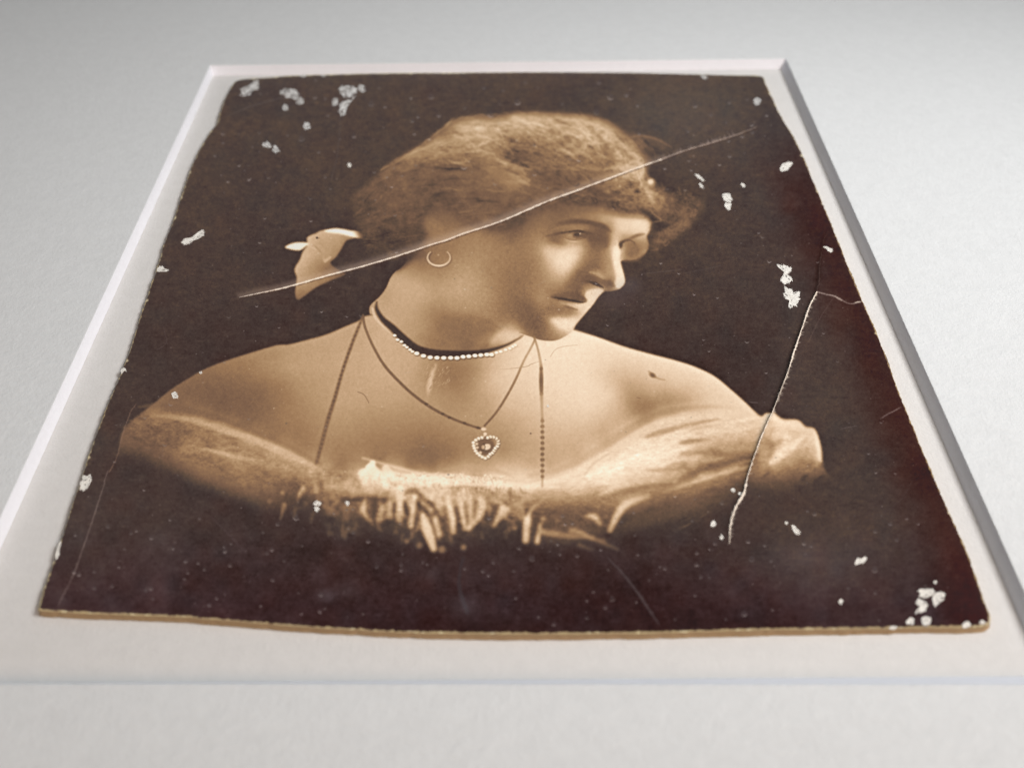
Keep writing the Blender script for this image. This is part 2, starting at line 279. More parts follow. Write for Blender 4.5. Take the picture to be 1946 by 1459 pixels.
# fringe of the neckline: dark gaps, then light tassels
for p,w,k in [([(770,936),(789,931),(803,947),(824,958)],9,108),([(789,951),(811,977)],12,66),([(838,980),(847,1010)],10,76),([(867,965),(873,1006)],8,72),([(904,952),(901,975)],7,108),
  ([(943,963),(929,996)],13,78),([(883,955),(886,985)],4,95),([(800,942),(835,975),(846,1003)],7,85),([(768,955),(775,975)],9,62),([(748,955),(748,978)],5,72),([(712,950),(712,978)],14,70),
  ([(578,945),(572,958)],10,62),([(650,950),(690,948),(740,950)],10,76),([(912,1000),(935,1010)],14,62),([(1012,985),(1012,1020)],8,80),([(1045,975),(1100,985)],12,82),([(1145,975),(1150,1000)],8,88),([(610,915),(612,940)],8,100)]:
    stroke(p,w,k,.85,3.5)
for p,w,k in [([(576,927),(570,938),(565,950)],[9,8,2],[175,160,110]),([(598,914),(600,924)],7,150),([(600,932)],9,178),([(694,951),(690,966),(695,978),(700,988)],[4,10,8,4],[195,190,175,130]),
  ([(727,966),(720,986)],[12,13],[172,150]),([(740,953),(740,979)],[9,11],[185,160]),([(761,928),(760,955),(759,986)],[16,13,12],[222,212,165]),([(788,944),(781,998)],[8,10],[218,195]),
  ([(803,977),(812,1005),(824,1042)],[9,19,12],[205,218,200]),([(827,986),(835,1016)],[10,10],[200,180]),([(826,940),(840,978)],[10,7],[190,150]),([(846,932),(859,980),(861,1010)],[10,12,9],[215,208,190]),
  ([(872,938),(878,972),(884,1002)],[7,9,6],[205,200,185]),([(892,941),(895,974),(892,1004)],[6,8,7],[195,188,185]),([(915,946),(917,958),(908,984),(889,1004)],[6,13,11,8],[190,208,190,195]),
  ([(957,966),(939,998)],[14,6],[205,165]),([(966,967),(948,985)],[9,4],[190,150]),([(1034,949),(1011,967),(1001,990)],[3,5,12],[160,185,195]),([(1002,988),(999,1026)],[15,12],[206,190]),([(1027,995),(1021,1029)],[5,9],[170,205]),
  ([(1032,986)],9,150),([(976,956),(991,960),(993,971)],[2,3,4],175),([(1112,982),(1128,982),(1141,996)],[5,11,6],[150,192,160]),([(1028,1010),(1077,1018),(1128,1021)],[11,10,5],[145,128,118]),
  ([(1085,1008),(1105,1012),(1125,1024),(1150,1028)],[9,7,5,3],[140,150,140,110]),([(1139,1029),(1176,1045)],[6,4],[108,82]),([(1100,1035),(1125,1045)],[5,4],[100,85]),([(773,1028)],9,112),([(797,1036)],12,105),([(840,1044)],13,118),([(881,1040)],[10],128),
  ([(850,990),(858,1030)],[5,6],[120,88]),([(977,1002)],[10],120),([(626,1012),(645,1018)],[8,6],[78,60]),([(642,946)],14,112),([(660,966)],16,108),([(628,970)],18,98),([(683,958)],7,130),
  ([(540,958),(533,985)],[9,4],[120,78]),([(512,950)],10,98),([(537,935)],8,125),([(618,960),(640,975)],[10,10],[112,95]),([(632,905),(630,920)],[3,4],175),
  ([(590,892),(588,902)],[3,4],178),([(690,890),(672,908)],[3,4],175),([(676,895),(668,912)],[3,3],160),
  ([(708,880),(690,902)],[12,12],[232,226]),([(690,900),(697,925)],[20,16],[226,215]),([(705,890),(730,915)],[20,22],[228,226]),([(733,890),(742,905)],[14,22],[215,226]),([(722,915),(715,930)],[12,8],[222,190]),
  ([(700,925),(695,934)],[8,5],[210,180]),([(620,924),(660,926),(700,930)],[8,10,9],[165,170,185]),([(775,903),(800,908),(830,908)],[6,7,5],[222,228,226])]:
    stroke(p,w,k,.85,3.0)
for i in range(26):       # tiny bobbins under the neckline
    stroke([(640+i*3.4,921),(640.5+i*3.4,929)],1.4,[150,128,190][i%3],.6,.8)
for i in range(60):
    x=rng.uniform(800,960); y=925+rng.uniform(0,18)
    stroke([(x,y),(x+rng.uniform(-6,4),y+rng.uniform(6,18))],[2.5,1],rng.uniform(110,225),.5,1.6)
for p,k in [([(722,900),(720,918)],150),([(738,908),(745,920),(757,922)],145),([(700,912),(705,925)],165),([(757,915),(765,913)],160),([(690,905),(684,920)],150),([(712,912),(716,925)],165)]: stroke(p,[1,3.2,1],k,.7,1.8)
for x in (735,748,758,770): stroke([(x,927),(x+2,940)],[6,2],[225,130],.6,2.5)

# ---------------------------------------------------------------- neck and face
fn = [(704,598),(702,589),(705,580),(721,565),(733,549),(742,529),(751,517),(769,501),(775,470),(790,400),(1000,350),(1180,370),(1236,415),(1236,430),(1234,440),(1229,450),(1233,466),(1227,481),(1208,493),(1187,494),(1179,497),
 (1181,506),(1185,520),(1187.5,533),(1184,542),(1175,548.5),(1161,552),(1148,553),(1137,563),(1128,576),(1118,589),(1107,602),(1094,617),(1089,627),(1079,635),(1064,643),(1049,646.5),(1027,644.5),(1010,638),(988,632),
 (993,638),(983,645),(960,657),(925,668),(890,673),(855,674),(820,673),(792,664),(769,648),(745,624),(727,608),(715,600)]
fp = [(1001,402,90),(1066,402,96),(1120,402,108),(1152,408,150),(1185,419,190),(1217,423,214),(1229,432,218),(1206,438,196),(1174,436,176),(1148,421,160),(1120,413,130),(980,423,94),(1033,419,110),(1087,430,118),(1115,432,110),
 (1141,443,84),(1152,458,88),(1131,460,90),(1148,434,88),(1170,452,198),(1162,462,165),(1165,471,205),(1170,477,222),(1172,501,225),(1178,520,226),(1181,535,224),(1175,544,212),(1155,477,138),(1141,488,116),(1155,501,128),(1131,501,98),
 (1163,514,150),(1167,527,140),(1155,533,112),(1120,516,106),(1136,519,146),(1148,528,150),(1163,540,98),(1152,545,84),(1161,549,120),(1131,537,84),(1113,532,88),(1098,531,96),(1098,518,98),(1113,505,104),
 (1044,473,176),(1061,481,205),(1077,488,216),(1087,473,188),(1092,488,196),(1077,503,210),(1066,510,190),(1070,527,165),(1057,531,154),(1105,475,160),(1109,488,140),(1120,477,122),(1033,464,150),(1023,484,135),(1033,501,145),
 (1014,510,120),(1023,531,126),(1001,488,118),(980,477,120),(958,477,124),(936,466,125),(915,466,130),(904,451,128),(958,451,104),(1001,451,114),(980,438,92),(1040,440,118),(1055,456,100),(1070,464,135),(1046,458,112),(1020,447,122),
 (936,499,128),(893,488,135),(872,510,148),(872,531,158),(893,535,158),(926,531,136),(958,520,118),(980,531,110),(969,553,112),(1001,553,115),(926,563,142),(893,563,152),(861,553,160),(861,585,142),(904,585,145),(882,594,134),
 (936,585,128),(969,585,106),(1001,581,100),(990,607,98),(958,613,124),(930,605,128),(1018,574,125),(1029,566,140),(1038,576,136),(1077,548,112),(1087,535,100),(1098,553,94),(1066,557,110),(1044,557,124),(1107,560,105),
 (1118,557,208),(1131,555,210),(1141,551,215),(1128,565,216),(1121,577,208),(1087,564,88),(1103,566,88),(1066,562,98),(1066,576,152),(1083,580,165),(1105,581,200),(1113,581,210),(1098,586,160),(1109,592,202),(1066,588,102),
 (1083,589,102),(1093,592,130),(1044,583,108),(1055,592,118),(1044,598,118),(1077,599,140),(1092,600,175),(1055,609,190),(1072,611,216),(1085,613,216),(1066,620,206),(1079,626,198),(1042,612,150),(1033,602,112),(1040,624,114),
 (1018,624,94),(1023,637,94),(1044,637,120),(1066,635,150),(1001,624,100),(1055,643,125),(1025,612,94),(1217,453,168),(1228,464,130),(1221,477,132),(1204,488,114),(1187,489,116),(1195,473,116),(1208,466,104),(1182,481,180),(1195,448,160),(1188,460,110),
 (727,583,160),(750,595,162),(773,607,156),(785,630,150),(797,642,140),(797,595,150),(811,618,138),(820,595,130),(843,602,116),(866,618,110),(843,637,114),(825,653,116),(866,653,112),(890,613,112),(913,625,110),(936,628,118),
 (913,649,126),(890,658,100),(925,658,110),(948,640,170),(960,634,196),(983,636,206),(936,640,150),(948,653,135),(750,540,165),(762,520,155),(780,512,132),(800,500,115),(790,540,165),(800,560,165),(830,540,150),(840,520,132),
 (850,560,155),(820,575,148),(730,560,150),(722,600,160),(850,485,120),(870,465,122),(820,480,112),(800,485,90),(840,440,112),(900,420,96),(940,430,100)]
region(fn, fp, 1.0, 2)
# jaw shadow on the neck (soft at the left, crisp at the right)
m = mask([(840,600),(885,598),(912,605),(934,613),(951,624),(940,628),(925,634),(900,645),(850,640),(828,620)], 5); T[:] = T*(1-m*.45)+108*m*.45
stroke([(890,600),(915,606),(935,614),(953,624.5)],[3,6,5,2],[118,112,110,125],.6,2.4)
m = mask([(956,627),(968,627),(990,632),(994,638),(980,644),(955,650),(935,655),(932,645)], 3.5); T[:] = T*(1-m*.5)+196*m*.5
# chin edge against the shoulder
stroke([(988,631),(1010,638),(1027,643.5),(1049,645.5),(1064,642),(1079,634)],[1,3,3,3,3,1],[110,98,95,110,135,170],.7,1.6)
def soft(poly, tone, sig, op, sm=True):
    m = mask(poly, sig, sm); T[:] = T*(1-m*op)+tone*m*op
fz = lambda q: Z(4.633,850,380,q)
soft(fz([(840,425),(900,405),(1000,430),(1100,400),(1160,392),(1190,430),(1150,490),(1110,550),(1080,610),(1030,650),(960,630),(900,560),(860,490)]),207,6,.5)
soft(fz([(1000,470),(1080,440),(1130,470),(1090,560),(1020,590),(960,540)]),216,5,.5)
soft(fz([(1480,165),(1600,160),(1740,170),(1795,205),(1785,270),(1740,305),(1600,290),(1500,270)]),212,4,.55)
soft(fz([(905,1055),(960,1035),(1060,1040),(1135,1045),(1120,1100),(1080,1145),(1010,1135),(945,1095)]),217,3,.8)
soft(fz([(640,1010),(740,990),(860,1060),(900,1150),(830,1195),(720,1160),(640,1120)]),99,7,.45)
soft(fz([(700,880),(760,870),(780,960),(740,1010),(680,990),(640,930)]),97,7,.5)
stroke([(1137,430),(1147,446),(1148,464),(1140,474)],[12,20,18,8],[98,92,92,106],.62,5.5)
stroke([(1121,430),(1134,440),(1138,455)],[8,12,8],[100,92,90],.5,5)
stroke([(1126,502),(1108,512),(1097,526),(1087,541),(1070,553)],[6,12,16,14,8],[112,106,102,106,114],.5,6)
stroke([(1098,530),(1112,527),(1130,531),(1148,535),(1160,542)],[8,12,14,12,6],[98,92,88,90,102],.68,4)
stroke([(1112,512),(1124,505),(1138,507),(1150,518)],[5,8,8,4],[100,96,100,120],.55,3.5)
stroke([(1122,517),(1134,519),(1146,526),(1154,532)],[3,6,6,2],[140,156,150,130],.7,2.2)
stroke([(1146,478),(1152,492),(1158,508)],[8,10,8],[122,128,140],.4,4)
soft([(1047,562),(1070,555),(1088,556),(1106,561),(1114,569),(1104,574),(1086,571),(1066,567)],90,2.4,.75)
soft([(1078,578),(1096,577),(1114,577),(1117,584),(1106,591),(1092,588)],204,2,.7)
soft([(1034,584),(1056,583),(1072,588),(1082,596),(1070,600),(1050,600),(1034,594)],112,5,.4)
# far eye socket
stroke([(1176,470),(1182,460),(1192,456),(1205,462),(1212,474),(1210,486)],[7,6,3,4,5,3],[62,72,100,108,106,110],.75,2)
dot(1179.5,466,4,6,66,.75,2.2)
stroke([(1186,461),(1196,459),(1204,463)],[1,2,1],165,.5,1)
stroke([(1192,456),(1210,448),(1224,445)],[5,6,3],[108,100,118],.85,2.6)
stroke([(1184,460),(1196,457),(1206,463),(1212,474)],[4,4,4,3],[70,84,96,106],.7,1.8)
stroke([(1192,478),(1200,484),(1210,482)],[8,10,6],[108,100,104],.5,4)
stroke([(1170,497),(1176,484),(1174,470),(1172,458)],[3,6,6,4],[224,226,220,205],.6,2)
T[:] = T*(1-(m:=mask([(1167,470),(1176,468),(1177,484),(1180,501),(1185,520),(1187,533),(1183,541),(1174,548),(1168,540),(1171,525),(1167,505),(1164,485)],1.8))*.85)+225*m*.85
stroke([(1187,495),(1208,494),(1224,484)],[5,6,4],[100,98,95],.55,3)
# brow, eye
stroke([(1044,428),(1070,423),(1087,421),(1109,421.5),(1132,426),(1149,432),(1160,440)],[3,7,9,9,9,10,4],[104,88,78,76,76,78,88],.8,3.6)
stroke([(1050,436),(1075,431),(1100,431),(1118,434)],[3,6,6,3],126,.5,3)
stroke([(1036,449),(1050,446),(1064,443),(1081,440),(1098,438.3),(1115,441),(1126,445)],[2,5,5,3,3,3,3],[112,88,78,66,60,66,80],.85,1.8)
stroke([(1084,438),(1100,435.5),(1116,438.5)],[1,1.5,1],140,.6,1)
stroke([(1112,440),(1120,446),(1124,455)],[8,12,8],[88,82,88],.7,3.5)
stroke([(1062,449),(1072,447),(1080,447)],[4,6,5],[98,112,128],.7,2)
dot(1082.5,448,6,3.6,138,.75,1.6); stroke([(1080,446.5),(1087,447.5)],[1.6,1],158,.6,.9)
dot(1097.5,446.8,9.5,5.4,82,.9,2.2); dot(1096,445.8,5,4,62,.8,1.8); dot(1094,450,4.5,2,108,.55,1.2); dot(1102.5,443.8,1.4,1.3,212,.9,.8)
stroke([(1083,440.5),(1092,439),(1102,439.5),(1112,442.5),(1118,446)],[3.5,4,4,4,3],[74,68,66,72,84],.8,1.9)
dot(1110,449,5,4,78,.7,2)
stroke([(1073,453.5),(1081,457.5),(1093,459),(1106,459.5)],[1.6,2.4,2.2,1.2],[150,172,180,150],.8,1.1)
stroke([(1076,458),(1080,461)],[2,3],165,.5,1.5)
stroke([(1074,451.5),(1084,454.5),(1095,455),(1106,453)],[1,2,2,2],[104,100,92,84],.6,1.1)
stroke([(1046,455),(1060,459),(1072,464)],[5,8,3],[100,102,128],.6,3.5)
stroke([(1118,450),(1128,462),(1140,470)],[8,12,8],[84,90,100],.45,5)
# nose
stroke([(1109,534.5),(1119,535),(1128,537),(1137,541),(1146,545.5)],[3,4,6,6,3],[90,76,64,60,74],.9,1.6)
stroke([(1108,524),(1112,517),(1122,512)],[3,4,3],96,.4,3)
stroke([(1122,516),(1135,520),(1147,529)],[3,4,3],[140,156,150],.6,2.4)
stroke([(1150,534),(1160,538),(1167,543)],[6,10,5],[100,88,98],.6,3)
stroke([(1148,551.5),(1161,550.5),(1173,547.5)],[2,3,2],[92,110,150],.7,1.2)
# mouth
T[:] = T*(1-(m:=mask([(1113,556),(1119,551.5),(1129,549),(1147,551),(1137,563),(1128,576),(1119,586),(1114,578),(1117,571),(1112,564)],1.3))*.9)+213*m*.9
dot(1124,556,1.6,3,185,.6,1.2); 
stroke([(1063,558),(1085,561),(1105,566),(1113,569)],[3,7,8,5],[100,88,84,92],.6,2.5)
stroke([(1047,563.5),(1056,565.5),(1068,567.5),(1090,571),(1104,573.8),(1113,572.5)],[2,4.2,4.6,4.6,4,2],[90,66,56,54,58,86],.9,2.3)
stroke([(1066,575),(1084,579),(1100,580),(1112,579)],[2,4,6,4],[150,172,206,212],.8,2)
stroke([(1068,581),(1082,584),(1097,588.5)],[3,5,3],[110,96,110],.75,2)
stroke([(1045,570),(1055,575),(1062,583)],[2,4,3],128,.4,2.5)
wisps(500,(860,470,1180,640),lambda x,y:1.0 if x>1030 else .5,9,1.2,5,mask(fn,1),21)
T += (rng.randn(HH,WW).astype(np.float32)*2.0+nz(2.2,2.2,31)+nz(4,1.6,32))*mask([(860,440),(1160,440),(1170,540),(1085,640),(1000,640),(860,600)],14)
m = mask([(1020,590),(1080,588),(1090,600),(1040,640),(1005,635)],8); T += nz(1.8,4,33)*m
# ---------------------------------------------------------------- ribbon bow
bow=[(584,452),(600,444),(616,438),(647,444),(673,452),(658,458),(648,475),(638,490),(628,501),(645,515),(657,522),(631,533),(602,546),(580,562),(566,570),(561,557),(564,530),(560,512),(570,494),(575,480),(584,466)]
region(bow,[(600,455,162),(640,452,165),(600,475,168),(620,490,160),(585,495,172),(568,515,166),(600,508,128),(625,505,100),(640,515,92),(590,535,140),(570,560,105),(630,530,125),(630,475,150),(650,465,132),(664,455,130),(612,465,150),(606,488,150),(575,545,150)],1.6)
stroke([(600,470),(610,480),(616,494)],[2,3,4],[135,138,172],.6,2.5); stroke([(618,497),(627,490)],[6,5],175,.7,2.5); stroke([(585,466),(600,475)],[1,3],185,.6,2)
T[:] = T*(1-(m:=mask([(616,438.7),(638,434),(665,438),(685,441),(692,448),(686,452.5),(670,451),(647,445.5),(623,442)],1.5)))+230*m
T[:] = T*(1-(m:=mask([(542,470),(555,463),(571,461),(587,463),(580,470),(569,476.5),(552,474.5)],1.5)))+224*m
dot(602.5,452.5,2,2.2,60,.85,1); dot(606,453,1.3,1.3,110,.6,1)
# ---------------------------------------------------------------- hair
hair=[(672,398),(669,380),(682,362),(704,344),(727,328),(744,311),(767,297),(794,281),(817,267),(839,249),(862,232),(902,225),(938,226),(974,218),(991,217),(1053,219),(1114,223),(1145,231),(1172,245),(1192,259),(1217,260),(1248,265),(1271,275),(1284,286),
 (1270,298),(1240,305),(1228,318),(1228,334),(1244,352),(1270,360),(1310,362),(1338,380),(1334,402),(1312,428),(1290,445),(1262,460),(1248,478),(1234,484),(1236,465),(1240,440),(1237,424),(1236,417),(1215,410),(1180,408),(1150,399),(1120,392),
 (1070,392),(1020,404),(985,432),(950,440),(915,436),(880,425),(860,404),(835,398),(812,405),(804,418),(808,436),(812,452),(798,474),(785,492),(750,515),(700,500),(690,470),(678,440),(674,420)]
hp=[(672,400,76),(690,370,86),(720,345,94),(745,322,108),(790,292,138),(830,280,148),(870,276,150),(850,255,108),(870,240,148),(900,235,160),(940,240,142),(980,226,165),(1010,228,168),(1060,228,160),(1100,232,160),(1140,240,158),(1170,258,148),
 (760,322,90),(800,310,96),(840,300,100),(880,292,112),(920,290,140),(900,265,150),(940,268,138),(980,260,118),(1020,258,124),(1060,258,122),(1090,252,152),(1120,265,142),(1150,280,124),(1180,285,130),(1200,296,142),(1215,308,160),
 (960,290,92),(990,300,88),(1020,290,104),(1050,290,112),(1080,290,118),(1110,300,134),(1140,305,114),(1160,320,124),(1190,318,165),(1210,325,168),(700,380,82),(740,360,88),(780,340,90),(820,330,90),(870,320,90),(910,320,96),
 (940,326,112),(965,330,118),(985,342,148),(970,350,120),(1000,345,98),(1040,330,92),(1080,325,98),(1110,330,104),(1140,330,104),(700,410,84),(740,400,88),(780,390,90),(820,370,85),(860,360,92),(900,360,98),(940,365,88),(980,370,88),
 (1010,378,96),(1050,355,92),(1080,350,92),(700,440,78),(740,430,80),(780,430,76),(800,412,76),(830,394,80),(860,388,82),(900,400,86),(930,405,92),(880,418,94),(710,470,70),(750,475,66),(790,465,72),(740,505,54),(1060,388,86),
 (1100,375,78),(1140,370,96),(1170,350,112),(1200,345,128),(1222,340,140),(1140,388,72),(1170,378,84),(1200,370,92),(1225,370,142),(1238,380,150),(1180,400,78),(1210,398,84),(1230,408,68),(1250,390,118),(1265,402,92),(1290,400,80),
 (1245,425,60),(1270,428,62),(1310,395,88),(1325,385,76),(1262,352,62),(1290,362,64),(1305,420,92),(1285,440,98),(1262,452,100),(1248,466,90),(1237,478,74),(1238,358,110),(1240,296,60),(1232,280,60),(1250,272,88),(1270,280,76),(1225,266,95),(1200,268,112)]
hm=region(hair,hp,5.5)
hm2=mask(hair,7)
def hang(x,y):           # comb direction of the hair
    P=np.array([(700,370,-.8),(760,310,-.5),(840,280,-.15),(900,250,.1),(900,300,.25),(980,250,.35),(1050,250,.45),(1120,250,.75),(1180,290,1.0),(1210,330,1.1),(1050,300,.35),(1100,340,.3),(980,340,.5),(900,350,.0),(780,380,-.2),(720,430,-.2),(850,400,-.2),(1150,380,.3),(1230,390,.9),(1290,400,.5),(1280,440,-.6),(1000,390,.1)])
    w=1/((P[:,0]-x)**2+(P[:,1]-y)**2+50)**1.5; return float((w*P[:,2]).sum()/w.sum())
wisps(1300,(670,215,1340,485),hang,40,2.4,10,hm2,41,.5)
wisps(120,(830,225,1230,330),hang,60,9,20,hm2,48,.5)
_up = mask([(740,312),(840,262),(900,228),(1060,222),(1150,236),(1200,272),(1232,330),(1240,380),(1190,350),(1120,322),(1010,318),(930,300),(840,296),(770,318)],9)
wisps(1700,(740,215,1245,390),hang,40,1.5,24,_up*hm2,42,.8)
wisps(200,(1060,340,1240,400),lambda x,y:hang(x,y)+np.sin(x*.13)*.8,20,2.4,20,hm2,49,1.5)
wisps(330,(1100,335,1330,470),lambda x,y:hang(x,y)+np.sin(x*.1)*.6,15,2.2,18,hm2,43,2.2)
curl=mask([(900,225),(1100,225),(1220,290),(1240,370),(1200,400),(1150,370),(1130,300),(1000,260)],12)
T += (nz(7,9,44,11)+nz(14,7,45,20))*curl*hm2
T += (nz(10,3.,46)+nz(22,3.5,47))*hm2
for p,w,k in [([(744,313),(767,299),(794,285),(822,276)],[2,4,5,3],[120,160,165,150]),([(866,276),(900,282),(935,292),(958,300)],[2,4,4,1],[165,175,160,130]),([(870,240),(910,248),(960,246)],[5,6,3],165),([(975,222),(1000,232),(1030,240)],[3,5,3],185),
  ([(1070,228),(1110,232),(1150,248),(1180,272),(1205,298)],[3,6,7,6,5],[165,170,165,160,165]),([(1088,240),(1110,252),(1125,272)],[3,6,3],[170,178,150]),([(1110,244),(1130,262),(1140,285)],[2,4,2],165),([(1040,255),(1070,272),(1110,292),(1150,300)],[2,3,3,2],[150,158,150,150]),
  ([(1000,245),(1040,262),(1080,290),(1110,292)],[2,3,3,2],[140,150,145,140]),([(1150,322),(1175,318),(1200,322),(1215,320)],[4,10,14,8],[150,175,190,180]),([(1204,292),(1215,302)],[5,6],[200,180]),([(1210,300),(1220,320),(1219,338)],[6,8,6],[170,185,165]),
  ([(1223,352),(1235,368),(1240,385)],[6,10,8],[160,185,150]),([(1228,356),(1250,372),(1268,390)],[3,4,2],[170,150,120]),([(955,326),(972,333),(990,338)],[3,5,3],[120,145,140]),([(980,342),(995,346),(1005,352)],[3,7,5],[130,165,150]),([(992,334),(1006,344)],[4,4],[130,165]),([(960,342),(975,350)],[4,4],128),([(988,322),(1000,332)],[3,3],140),
  ([(1025,310),(1060,322),(1100,322)],[1,2,1],135),([(1080,305),(1110,320),(1150,325)],[2,3,2],[120,140,140]),([(1130,285),(1150,300),(1180,308)],[2,3,3],150),([(1140,340),(1170,348),(1190,342)],[2,3,3],[125,135,150]),([(1190,365),(1205,380),(1225,385)],[2,3,2],[120,115,130]),
  ([(1195,262),(1220,259),(1250,266),(1276,281)],[2,3,4,2],[120,115,112,95]),([(1250,450),(1270,437),(1295,428)],[8,10,6],[100,110,100]),([(1300,400),(1306,425)],[5,6],[98,100])]:
    stroke(p,w,k,.6,2.6)
for p,w,k in [([(985,262),(1010,272),(1030,270)],[5,9,4],98),([(960,290),(990,300),(1030,300)],[12,18,8],86),([(1060,290),(1090,308),(1120,312)],[4,9,5],92),([(1150,275),(1165,292)],[9,8],112),([(1120,360),(1145,370),(1160,382)],[10,14,8],72),([(1060,268),(1085,285)],[5,6],98),
  ([(1095,262),(1103,280)],[4,4],108),([(1222,400),(1245,420),(1262,432)],[8,14,10],58),([(1140,310),(1160,308)],[8,6],100),([(1230,285),(1245,295),(1262,290)],[12,16,8],60)]: stroke(p,w,k,.5,4.5)
m=mask([(805,420),(815,414),(832,420),(845,436),(850,450),(828,458),(814,446)],4.5); T[:]=T*(1-m*.55)+122*m*.55
_r = np.random.RandomState(91)
_rim = mask([(842,262),(900,232),(990,224),(1090,226),(1150,238),(1200,272),(1232,325),(1205,335),(1170,290),(1110,262),(1020,256),(930,262),(870,276),(800,300),(760,315)],7)
T += 10*_rim
for i in range(620):
    x=_r.uniform(745,1235); y=_r.uniform(222,395)
    if _r.rand()>_rim[int(y),int(x)]*.9+hm2[int(y),int(x)]*.12: continue
    a_=hang(x,y)+_r.randn()*.18; l_=_r.uniform(14,46); c_=_r.randn()*.35
    stroke([(x,y),(x+np.cos(a_)*l_*.5,y+np.sin(a_)*l_*.5),(x+np.cos(a_+c_)*l_,y+np.sin(a_+c_)*l_)],[.4,_r.uniform(1,2),.4],min(212,T[int(y),int(x)]+_r.uniform(14,44)),.6,.9,n=3,clip=hm2)
for i in range(150):   # flyaway hairs along the outline
    q_=spline([(672,395),(704,344),(744,311),(794,281),(839,249),(862,232),(902,225),(974,218),(1053,219),(1145,231),(1192,259)],8,False); k_=_r.randint(12,len(q_)-3); x,y=q_[k_]; tx_,ty_=q_[k_+1]-q_[k_]; l_=_r.uniform(8,22)/max(1e-3,np.hypot(tx_,ty_)); o_=_r.uniform(-4,3)
    stroke([(x,y+o_),(x+tx_*l_*.5,y+ty_*l_*.5+o_-_r.uniform(0,3)),(x+tx_*l_,y+ty_*l_+o_+_r.uniform(-2,3))],[.5,1.4,.4],_r.uniform(100,165),.4,1.1,n=2)
for i in range(170):   # loose curls at the right
    x=_r.uniform(1240,1330); y=_r.uniform(355,470)
    if hm2[int(y),int(x)]<.4: continue
    a_=_r.uniform(-1.2,1.4); l_=_r.uniform(8,18); c_=_r.choice([-1.5,1.5])
    stroke([(x,y),(x+np.cos(a_)*l_*.5,y+np.sin(a_)*l_*.5),(x+np.cos(a_+c_)*l_,y+np.sin(a_+c_)*l_*.7)],[.8,2.4,.8],T[int(y),int(x)]+_r.choice([-20,-12,16,26]),.5,1.5,n=3)
stroke([(1050,384),(1085,398),(1120,400),(1150,404),(1190,412),(1225,414)],[8,8,9,8,6,4],[92,94,96,104,104,92],.45,5)
dot(1237,347,8,8,150,.8,4); dot(1236.5,345.5,5,5,205,.9,2.5)
# ---------------------------------------------------------------- jewellery
stroke([(688,606),(668,656),(650,708),(637,754),(624,795),(611,844),(602,878)],[5,6,6,7,8,8,8],[98,94,92,90,94,98,104],.8,3)
for i in range(34):
    t=i/33.; x=np.interp(t,[0,.18,.37,.54,.7,.88,1],[688,668,650,637,624,611,602]); y=606+t*270; dot(x,y,2.6,2.2,74,.3,1.6)
stroke([(690,600),(694,623),(710,660),(731,695),(759,725.5),(787,751),(820,774.5),(855,793),(890,807),(913,814)],[5,5,5,5.5,5.5,5.5,5.5,5,4.5,4],[88,100,100,96,92,90,92,90,92,86],.85,1.8)
for p in Z(4.29,680,560,[(560,890),(690,970),(745,1000),(870,1045),(980,1085)]): dot(p[0],p[1],3.2,2.6,78,.6,1.2)
stroke([(921,809),(943,784),(964,751),(981,718.5),(995,686),(1009,660),(1016,646)],[4,4.5,4.5,4.5,4,4,4],[92,100,108,118,150,158,125],.85,1.8)
stroke([(1015,640),(1021.5,660),(1027,686),(1028.5,700)],[4,4,5,6],[120,150,160,125],.85,1.8)
stroke([(1028.5,700),(1028.5,725),(1029,748)],[6,8,6],[118,92,112],.85,2.4)
stroke([(1029,748),(1030,780),(1030.5,800)],[6,5,5],[140,152,140],.7,2.4)
for i in range(11): dot(1030.8,800+i*10.6,3.4+.5*(i%2),3.4,[120,112,96,88,82,78,76,80,84,92,110][i],.85,1.8)
stroke([(1030.5,795),(1031,850),(1030.5,925)],4,135,.5,2)
stroke([(708,587),(712,602),(722,615),(740,632)],[4,5,4,3],[185,190,188,180],.8,1.5)
stroke([(716,575),(716,588),(727,607),(745,623),(769,646),(792,663),(820,671),(855,672.5),(890,671.5),(925,667),(960,656),(983,644),(994,636.5)],[3,7,10,13,15,15,15,13,11,8,5,3.5,2],[84,66,58,56,56,56,56,56,58,64,80,98,120],.9,3)
stroke([(800,676),(860,683),(920,678)],[3,6,2],[120,108,120],.5,3)
for x,y in Z(4.29,680,560,[(300,335),(325,370),(355,385),(380,415),(400,430),(425,450),(445,465),(480,480),(535,500),(590,512),(645,515),(700,516),(757,515),(808,516),(858,506),(905,502),(955,496),(1003,492),(1052,487),(1090,487),(1130,470),(1165,462),(1205,447),(1240,435),(1265,420),(1285,408)]):
    s=.92 if 790<x<938 else .64
    dot(x+1,y+1.2,6.2*s,4.8*s,80 if x<940 else 170,.6,1.4); dot(x,y,5.5*s,3.9*s,224,.97,1.0); dot(x,y-.5,2.6*s,1.6*s,245,.8,.8)
dot(818,722,5,26,190,.0,5); stroke([(828,694),(820,715),(815,738),(813,752)],[5,8,9,3],[170,196,190,160],.75,4)
for i in range(70):
    x=rng.uniform(812,858); y=rng.uniform(690,735); stroke([(x,y),(x+rng.uniform(-5,-1),y+rng.uniform(2,6))],1,rng.choice([150,175,110]),.5,.7)
